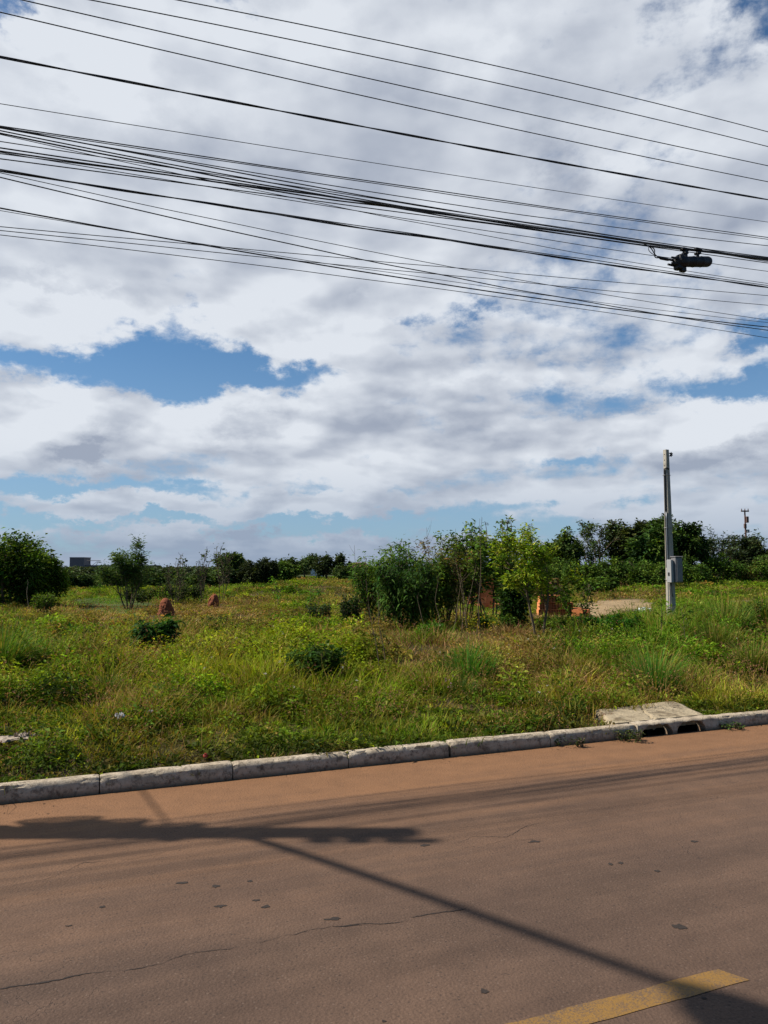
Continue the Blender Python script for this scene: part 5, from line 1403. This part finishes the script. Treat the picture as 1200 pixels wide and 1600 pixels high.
# --- right background
for i_, a in enumerate([
    # box, Y, prm, leaves, leafL, cols, kw, label
    ((885, 815, 962), 46, AIRY, 2400, .22, ((.035, .06, .02), (.10, .14, .035)), dict(stems=4, spread0=.5), 'airy bare-branched tree with open crown left of the dark ones'),
    ((850, 830, 905), 45, BROAD, 4200, .26, ((.03, .06, .016), (.14, .20, .034)), dict(stems=3, spread0=.4, low_fill=True), 'mid green tree directly right of the young yellow-green tree'),
    ((952, 818, 1008), 47, BROAD, 5000, .28, ((.03, .045, .014), (.14, .16, .034)), dict(stems=3, spread0=.4, low_fill=True, fill=40), 'brownish dark tree between the airy tree and the post'),
    ((990, 826, 1050), 42, BROAD, 5200, .28, ((.022, .055, .014), (.115, .19, .03)), dict(stems=3, spread0=.4, low_fill=True, fill=40), 'dense green tree directly left of the post'),
    ((1020, 806, 1080), 45, BROAD, 5000, .26, ((.018, .040, .010), (.085, .145, .024)), dict(stems=2, spread0=.3, fill=50), 'tallest dark tree rising behind the post'),
    ((1052, 818, 1110), 44, BROAD, 4200, .26, ((.016, .036, .010), (.075, .13, .024)), dict(stems=2, spread0=.3, fill=40), 'dark round-crowned tree right of the post with sky showing through'),
    ((1098, 828, 1150), 50, AIRY, 1700, .24, ((.035, .055, .025), (.08, .11, .045)), dict(stems=4, spread0=.5), 'thin grey-green tree left of the far power pole'),
    ((1135, 834, 1188), 52, AIRY, 1500, .24, ((.035, .055, .025), (.08, .10, .045)), dict(stems=3, spread0=.5), 'thin tree around the foot of the far power pole'),
    ((1155, 843, 1235), 50, BROAD, 4200, .30, ((.022, .038, .014), (.06, .075, .022)), dict(stems=3, spread0=.4, low_fill=True, fill=30), 'olive tree at the right edge of the photo'),
]):
    plant('background_tree', a[7], 'tree', 'trees along the back of the lot at right', a[0], a[1], a[2], a[3], a[4], a[5], 400 + i_, trunk_r=.07, mat='far_leaf', **a[6])
for i_, (x0, yt, x1, Y_, c_, lab) in enumerate([
    (835, 872, 905, 40, MG, 'bright scrub bush below the airy tree, left one'), (885, 878, 960, 38, MG, 'wide scrub bush below the airy tree'), (940, 872, 1010, 39, DG, 'dark scrub bush below the brownish tree'),
    (985, 880, 1040, 38, MG, 'scrub bush left of the post foot in the background'), (1050, 880, 1110, 40, DG, 'scrub bush behind the meter box'), (1100, 868, 1160, 44, DG, 'scrub bush under the thin grey-green tree'),
    (1140, 875, 1200, 45, OG, 'olive scrub bush below the far power pole'), (818, 885, 870, 30, MG, 'scrub bush seen through the young tree'), (900, 900, 960, 33, MG, 'low scrub bush before the wide one'), (845, 905, 872, 24, ((.08, .06, .03), (.14, .09, .04)), 'small reddish-brown bush over the right brick stack'), (1180, 865, 1240, 43, DG, 'scrub bush at the right edge in the background')]):
    plant('scrub_bush', lab, 'bush', 'scrub bushes at the back of the lot', (x0, yt, x1), Y_, BROAD, 1900, .16, c_, 430 + i_, stems=5, spread0=.7, trunk_r=.02, mat='far_leaf', part_names=SF, low_fill=True, fill=16)

# far wood line across the horizon, one mass
rs = np.random.default_rng(90)
g = Geo()
n = 42000
X_ = rs.uniform(-190, 190, n); Yb = 150 + 60 * (fnoise(X_, X_ * 0, .02, 3) - .5) + rs.uniform(0, 18, n)
Hh = .5 + 1.2 * fnoise(X_, X_ * 0, .07, 5, 4) + .5 * fnoise(X_, X_ * 0, .4, 8)
Z_ = terrain(X_, Yb) + Hh * rs.random(n) ** .7 * .8
L_ = rs.uniform(.5, 1.3, n)
g_leaves(g, np.stack([X_, Yb, Z_], -1), rand_dirs(n, -.4, .8, rs), L_, L_ * .7, cvar((.060, .085, .038), n, .3, .1, rs), .2, .2, rs=rs)
tag(g.build('far_woods', MAT['far_leaf']), kind='stuff')

# ------------------------------------------------------------------ termite mounds
def mound(label, x0, x1, ytop, Y, seed, lean=0.0, flat=1.0):
    xa, _ = at_depth(x0, Y); xb, _ = at_depth(x1, Y); xc = (xa + xb) / 2; zb = tz(xc, Y); H = z_at(ytop, Y) - zb; r = (xb - xa) / 2
    g = Geo(); nz, na = 34, 44; V = []
    for i in range(nz):
        u = i / (nz - 1); rr = r * max(1 - u ** 2.8, 0) ** .5 * (1.08 - .12 * u)
        for j in range(na):
            a = 2 * math.pi * j / na
            b_ = 1 + (fnoise(math.cos(a) * 1.6 + seed, math.sin(a) * 1.6 + u * 3, 1.4, seed, 4) - .5) * .8
            V.append((xc + math.cos(a) * rr * b_ + lean * u * H, Y + math.sin(a) * rr * b_, zb - .1 + (H + .1) * u + (fnoise(a * 2, u * 5, 2, seed + 3) - .5) * .05 * H))
    g.quads(V, [(i * na + j, i * na + (j + 1) % na, (i + 1) * na + (j + 1) % na, (i + 1) * na + j) for i in range(nz - 1) for j in range(na)])
    if 'termite_earth' not in MAT: plain_mat('termite_earth', (.27, .075, .028), .95, .3, 14, .9, 45, dark=(.05, .018, .010), dscale=9, damt=.6)
    return tag(g.build('termite_mound', MAT['termite_earth'], loc=(xc, Y, zb), smooth=True), label, 'termite mound', 'termite mounds in the field')
mound('red-brown termite mound like a rounded cone, in front of the green turf', 250, 272, 934, 20.0, 3, -.05)
mound('smaller dark termite mound further back, below the spindly trees', 326, 342, 928, 26.0, 5, .1)

# ------------------------------------------------------------------ hollow clay bricks
m, nt, b = new_mat('clay_brick')
tcn = nt.nodes.new('ShaderNodeTexCoord'); oi = nt.nodes.new('ShaderNodeObjectInfo')
n1 = noise(nt, tcn.outputs['Object'], 12, 5, .6); rnd_ = NX(nt, oi.outputs['Random'])
base = mixc(nt, rnd_, (.46, .14, .038), (.58, .205, .065)); f = (n1 - .5) * .8 + 1.0
nt.links.new(mixc(nt, 1.0, base, combine(nt, f, f, f), 'MULTIPLY'), b.inputs['Base Color']); b.inputs['Roughness'].default_value = .9
MAT['clay_brick'] = m
def brick_geo():
    """six-cell clay block, 0.29 x 0.19 x 0.14, the cells open at both ends"""
    g = Geo(); L, Wb, Hb, t = .29, .14, .19, .010
    # outer and inner walls run the length; cells along x
    cellw = (Wb - 3 * t) / 2; cellh = (Hb - 4 * t) / 3
    for z in (-Hb / 2 + t / 2, -Hb / 2 + t * 1.5 + cellh, -Hb / 2 + t * 2.5 + 2 * cellh, Hb / 2 - t / 2):
        g_box(g, (0, 0, z), (L, Wb, t))
    for y_ in (-Wb / 2 + t / 2, 0, Wb / 2 - t / 2):
        for k_ in range(3):
            z = -Hb / 2 + t + cellh / 2 + k_ * (cellh + t); g_box(g, (0, y_, z), (L - .002, t, cellh - .0005))
    return g
brick0 = brick_geo().build('clay_brick', m, loc=(0, 0, 0))
first = [True]
def put_brick(x, y, z, rz, lab, grp, end=False):
    o = brick0 if first[0] else brick0.copy()
    if not first[0]: COL.objects.link(o)
    first[0] = False
    o.location = (x, y, z); o.rotation_euler = (0, 0, rz)
    return tag(o, lab, 'brick', grp)
# stepped stack
Y1 = 25.0; x1_, _ = at_depth(758, Y1); z1 = tz(x1_, Y1)
rs = np.random.default_rng(5)
ORD = ['bottom', 'second', 'third', 'fourth', 'top']
for lvl, (c0, c1) in enumerate([(0, 3), (0, 3), (1, 3), (1, 3), (2, 3)]):
    for cidx in range(c0, c1):
        for row in range(2):
            put_brick(x1_ - .42 + cidx * .295 + rs.normal(0, .008), Y1 + row * .15, z1 + .09 + lvl * .193, rs.normal(0, .03),
                      'orange brick in the stepped stack: %s course, %s row, %s' % (ORD[lvl], 'front' if row == 0 else 'back', ['left', 'middle', 'right'][cidx]),
                      'bricks of the stepped stack')
for i_, (dx, dy, dz, rz) in enumerate([(-.62, -.3, .08, .4), (.34, -.32, .08, 1.3), (-.30, -.35, .08, -.3)]):
    put_brick(x1_ + dx, Y1 + dy, z1 + dz, rz, ['loose orange brick lying left of the stepped stack', 'loose orange brick standing right before the stepped stack', 'loose orange brick lying in front of the stepped stack'][i_], 'loose bricks by the stepped stack')
# grid stack, cells facing the road
Y2 = 21.0; x2_, _ = at_depth(872, Y2); z2 = tz(x2_, Y2)
for lvl in range(3):
    for cidx in range(6):
        if lvl == 2 and cidx > 3: continue
        put_brick(x2_ - .50 + cidx * .155 + (rs.normal(0, .006)) + .02 * lvl, Y2 + rs.normal(0, .01), z2 + .06 + lvl * .193, math.pi / 2 + rs.normal(0, .03),
                  'orange brick in the low stack behind the young tree: %s course, %s from the left' % (['bottom', 'middle', 'top'][lvl], ['first', 'second', 'third', 'fourth', 'fifth', 'sixth'][cidx]), 'bricks of the low stack')
for i_, (dx, dy, rz) in enumerate([(.55, .10, .5), (.66, -.35, 1.1), (.40, -.45, -.4), (.60, .55, .2)]):
    put_brick(x2_ + dx, Y2 + dy, z2 + .08, rz, ['tumbled orange brick next to the right end of the low stack', 'tumbled orange brick nearest the road, right of the low stack', 'tumbled orange brick behind the others right of the low stack', 'tumbled orange brick furthest back, right of the low stack'][i_], 'tumbled bricks right of the low stack')

# ------------------------------------------------------------------ bags and litter
def lump(name, label, cat, px_, py_, size, matn, seed, crump=.35, zoff=0.0, rot=0.0, Y=None, z=None):
    if Y is None: X_, Y_, Z_ = ground_px(px_, py_)
    else: X_, _ = at_depth(px_, Y); Y_ = Y; Z_ = tz(X_, Y) if z is None else z
    g = Geo(); nu, nv = 28, 18; V = []
    for i in range(nv):
        ph = math.pi * i / (nv - 1)
        for j in range(nu):
            th = 2 * math.pi * j / nu
            d = np.array([math.sin(ph) * math.cos(th), math.sin(ph) * math.sin(th), math.cos(ph)])
            k = 1 + (fnoise(d[0] * 2 + seed, d[1] * 2 + d[2] * 3, 1.7, seed, 4) - .5) * crump * 2 + (vnoise(d[0] * 7 + seed, d[1] * 7 + d[2] * 6, 1, seed) - .5) * crump * .4
            p = d * k * np.array(size); p[2] = max(p[2], -size[2] * .4)
            V.append((X_ + p[0] * math.cos(rot) - p[1] * math.sin(rot), Y_ + p[0] * math.sin(rot) + p[1] * math.cos(rot), Z_ + p[2] + zoff + size[2] * .3))
    g.quads(V, [(i * nu + j, (i + 1) * nu + j, (i + 1) * nu + (j + 1) % nu, i * nu + (j + 1) % nu) for i in range(nv - 1) for j in range(nu)])
    return tag(g.build(name, MAT[matn], loc=(X_, Y_, Z_), auto=35), label, cat)
plain_mat('white_plastic', (.60, .61, .62), .45, .1, 12, .3, 30)
plain_mat('brown_sack', (.13, .085, .065), .9, .3, 12, .6, 40)
plain_mat('cardboard', (.42, .34, .26), .9, .25, 12, .5, 40)
plain_mat('red_plastic', (.48, .05, .03), .4, .2, 12, .2, 40)
lump('white_bag', 'crumpled white plastic bag lying on the bare sand', 'bag', 1006, 962, (.26, .2, .17), 'white_plastic', 3, .4, Y=21.0)
lump('brown_sack', 'flattened dark brown sack on the sand left of the white bag', 'sack', 990, 958, (.36, .25, .11), 'brown_sack', 7, .4, Y=21.8)
lump('brown_sack', 'smaller dark brown sack end on the sand between sack and white bag', 'sack', 1000, 955, (.16, .15, .11), 'brown_sack', 9, .4, Y=22.4)
def sheet(name, label, cat, px_, py_, w, d, matn, seed, z=.1, rot=0.0, wave=.05):
    X_, Y_, Z_ = ground_px(px_, py_)
    n = 16; U, V_ = np.meshgrid(np.linspace(-1, 1, n), np.linspace(-1, 1, n))
    ed = 1 + (fnoise(U * 2 + seed, V_ * 2, 1.5, seed) - .5) * .7
    a = U * w / 2 * ed; b_ = V_ * d / 2 * ed; zz_ = (fnoise(U * 1.6 + seed, V_ * 1.6, 1.8, seed, 4) - .3) * wave * 2
    x = X_ + a * math.cos(rot) - b_ * math.sin(rot); y = Y_ + a * math.sin(rot) + b_ * math.cos(rot)
    i = np.arange(n * n).reshape(n, n); q = np.stack([i[:-1, :-1], i[:-1, 1:], i[1:, 1:], i[1:, :-1]], -1).reshape(-1, 4)
    v = np.stack([x, y, Z_ + z + zz_], -1).reshape(-1, 3); v2 = v.copy(); v2[:, 2] -= .004
    g = Geo(); g.quads(v, q); g.quads(v2, q[:, ::-1])
    return tag(g.build(name, MAT[matn], loc=(X_, Y_, Z_)), label, cat)
sheet('cardboard_piece', 'torn pale cardboard piece lying in the verge at the left edge of the photo', 'cardboard', 12, 1175, .30, .22, 'cardboard', 3, .10, .3, .025)
sheet('paper_scrap', 'smaller torn paper scrap right of the cardboard at the left edge', 'litter', 36, 1172, .12, .10, 'cardboard', 8, .10, 1.0)
sheet('plastic_scrap', 'crumpled white plastic scrap half hidden in the verge grass', 'litter', 187, 1142, .06, .08, 'white_plastic', 5, .12, .8, .05)
sheet('plastic_scrap', 'tiny white scrap lying right of the crumpled one', 'litter', 235, 1134, .05, .03, 'white_plastic', 6, .13, .1, .02)
lump('red_wrapper', 'small red crumpled wrapper behind the kerb at left', 'litter', 321, 1189, (.018, .016, .024), 'red_plastic', 4, .5, .03)

# ------------------------------------------------------------------ far buildings and structures
plain_mat('grey_cladding', (.19, .185, .20), .8, .06, .2, 0)
plain_mat('grey_cladding_dark', (.15, .145, .16), .8, .06, .2, 0)
plain_mat('red_tile', (.16, .060, .045), .9, .25, 2.0, 0)
plain_mat('plaster_wall', (.42, .38, .36), .9, .12, 1.0, 0)
plain_mat('window_dark', (.02, .022, .028), .3, .1, 1, 0)
YB = 880.0
def bx_px(g, x0, x1, ytop, Y, depth, zb, rot=0.0):
    xa, _ = at_depth(x0, Y); xb, _ = at_depth(x1, Y); zt__ = z_at(ytop, Y); zt0 = zb
    g_box(g, ((xa + xb) / 2, Y + depth / 2, (zt__ + zt0) / 2), (xb - xa, depth, zt__ - zt0))
xa, _ = at_depth(170, YB); zbb = tz(xa, YB) - 2
fac = thing('industrial_building', 'long low grey industrial building with a square block tower on the left horizon', 'building', (xa, YB, zbb))
g = Geo(); bx_px(g, 131, 235, 883.5, YB, 40, zbb); g.build('hall', MAT['grey_cladding'], fac)
g = Geo(); bx_px(g, 108.5, 130.8, 871, YB - 4, 20, zbb); g.build('tower', MAT['grey_cladding_dark'], fac)
g = Geo(); bx_px(g, 108.2, 131.1, 870.6, YB - 4.3, 20.6, z_at(872.2, YB)); g.build('tower_parapet', MAT['grey_cladding'], fac)
g = Geo(); bx_px(g, 130.9, 235.3, 883.0, YB - .3, 40.6, z_at(884.2, YB)); g.build('roof_edge', MAT['grey_cladding_dark'], fac)
for x_ in (150, 168, 190, 214):
    g = Geo(); bx_px(g, x_ - .25, x_ + .25, 884.2, YB - .2, .2, zbb); g.build('panel_seam', MAT['grey_cladding_dark'], fac)
YP = 860.0; xa, _ = at_depth(146, YP)
pyl = Geo(); zz0 = z_at(884, YP)
zt0 = z_at(876, YP)
for dx in (-5.4, 5.4): g_tube(pyl, [(xa + dx * .35, YP, tz(xa, YP)), (xa + dx * .35, YP, zz0 - 2), (xa + dx, YP, zt0)], .25, 4)
g_tube(pyl, [(xa - 7.5, YP, zt0), (xa + 7.5, YP, zt0)], .3, 4); g_tube(pyl, [(xa - 2, YP, zz0), (xa + 4, YP, zt0 - 1)], .2, 4)
tag(pyl.build('power_pylon', MAT['dark_paint'], loc=(xa, YP, 0)), 'tiny power pylon with a crossbar over the long grey building', 'pylon')
# house with a red tiled roof
YH = 120.0; xa, _ = at_depth(541, YH); xb, _ = at_depth(575, YH); zg = tz(xa, YH); zr0 = z_at(886.5, YH); zr1 = z_at(878.5, YH)
hs = thing('house', 'low house with a dark red tiled roof on the horizon left of the thicket', 'house', ((xa + xb) / 2, YH, zg - .3))
g = Geo(); g_box(g, ((xa + xb) / 2, YH + 3, (zg - .3 + zr0) / 2), (xb - xa - .5, 5.6, zr0 - zg + .3)); g.build('wall', MAT['plaster_wall'], hs)
g = Geo(); V = [(xa, YH, zr0 + .01), (xb, YH, zr0 + .01), (xb, YH + 6, zr0 + .01), (xa, YH + 6, zr0 + .01), (xa + .9, YH + 3, zr1), (xb - .4, YH + 3, zr1)]
g.add(V, [(0, 1, 5), (0, 5, 4), (2, 3, 4), (2, 4, 5), (0, 4, 3), (1, 2, 5), (0, 3, 2), (0, 2, 1)]); g.build('roof', MAT['red_tile'], hs)
for x_ in (548, 556, 565):
    g = Geo(); xw, _ = at_depth(x_, YH); g_box(g, (xw, YH + .17, zr0 - .75), (.5, .06, .7)); g.build('window', MAT['window_dark'], hs)
# small white parked things on the horizon: a low white shed
xa, _ = at_depth(495, 110); g = Geo(); zg = tz(xa, 110)
sh = thing('white_shed', 'small white shed on the horizon between two distant trees', 'shed', (xa, 110, zg))
g_box(g, (xa, 110, zg + .6), (1.6, 1.2, 1.3)); g.build('wall', MAT['white_plastic'], sh)
g = Geo(); g_box(g, (xa, 110, zg + 1.3), (1.9, 1.5, .1)); g.build('roof', MAT['grey_cladding'], sh)
# pale structures behind the scrub at right
YS = 60.0
for i_, (x0, x1, yt, lab) in enumerate([(1156, 1176, 873, 'low grey concrete block at far right behind the grass'), (1176, 1181, 879, 'short white marker post at far right beside the grey block')]):
    xa, _ = at_depth(x0, YS - i_); xb, _ = at_depth(x1, YS - i_); zg = tz(xa, YS); g = Geo(); zt__ = z_at(yt, YS)
    g_box(g, ((xa + xb) / 2, YS - i_, (zg - .2 + zt__) / 2), (xb - xa, .4 if i_ else 1.0, zt__ - zg + .2), bevel=.03)
    g_box(g, ((xa + xb) / 2, YS - i_, zt__ + .05), ((xb - xa) * 1.1, .45 if i_ else 1.1, .08), bevel=.02)
    tag(g.build('concrete_block' if not i_ else 'marker_post', MAT['post_concrete' if not i_ else 'white_plastic'], loc=((xa + xb) / 2, YS - i_, zg)), lab, 'block' if not i_ else 'post')
# lattice-like power pole far right
YQ = 85.0; xq, _ = at_depth(1167, YQ); zg = tz(xq, YQ); ztq = z_at(797, YQ)
fp = thing('power_pole', 'thin reddish power pole with a short crossarm on the right horizon', 'power pole', (xq, YQ, zg))
plain_mat('rusty', (.13, .075, .065), .9, .2, 6, 0)
g = Geo(); g_tube(g, [(xq + .04, YQ, zg), (xq - .02, YQ, ztq)], [.14, .08], 8); g.build('pole_shaft', MAT['rusty'], fp)
g = Geo(); g_box(g, (xq, YQ, ztq - .12), (.85, .14, .14)); g.build('crossarm', MAT['rusty'], fp)
for dx in (-.36, 0, .36):
    g = Geo(); g_tube(g, [(xq + dx, YQ, ztq - .06), (xq + dx, YQ, ztq + .16)], [.05, .04], 6); g.build('insulator', MAT['rusty'], fp)
for z_, dx, hh__ in ((z_at(812, YQ), .16, .7), (z_at(822, YQ), -.1, .5), (z_at(830, YQ), .2, .35)):
    g = Geo(); g_box(g, (xq + dx, YQ - .15, z_), (.24, .24, hh__), bevel=.03); g.build('equipment_box', MAT['rusty' if dx < .18 else 'galvanised'], fp)
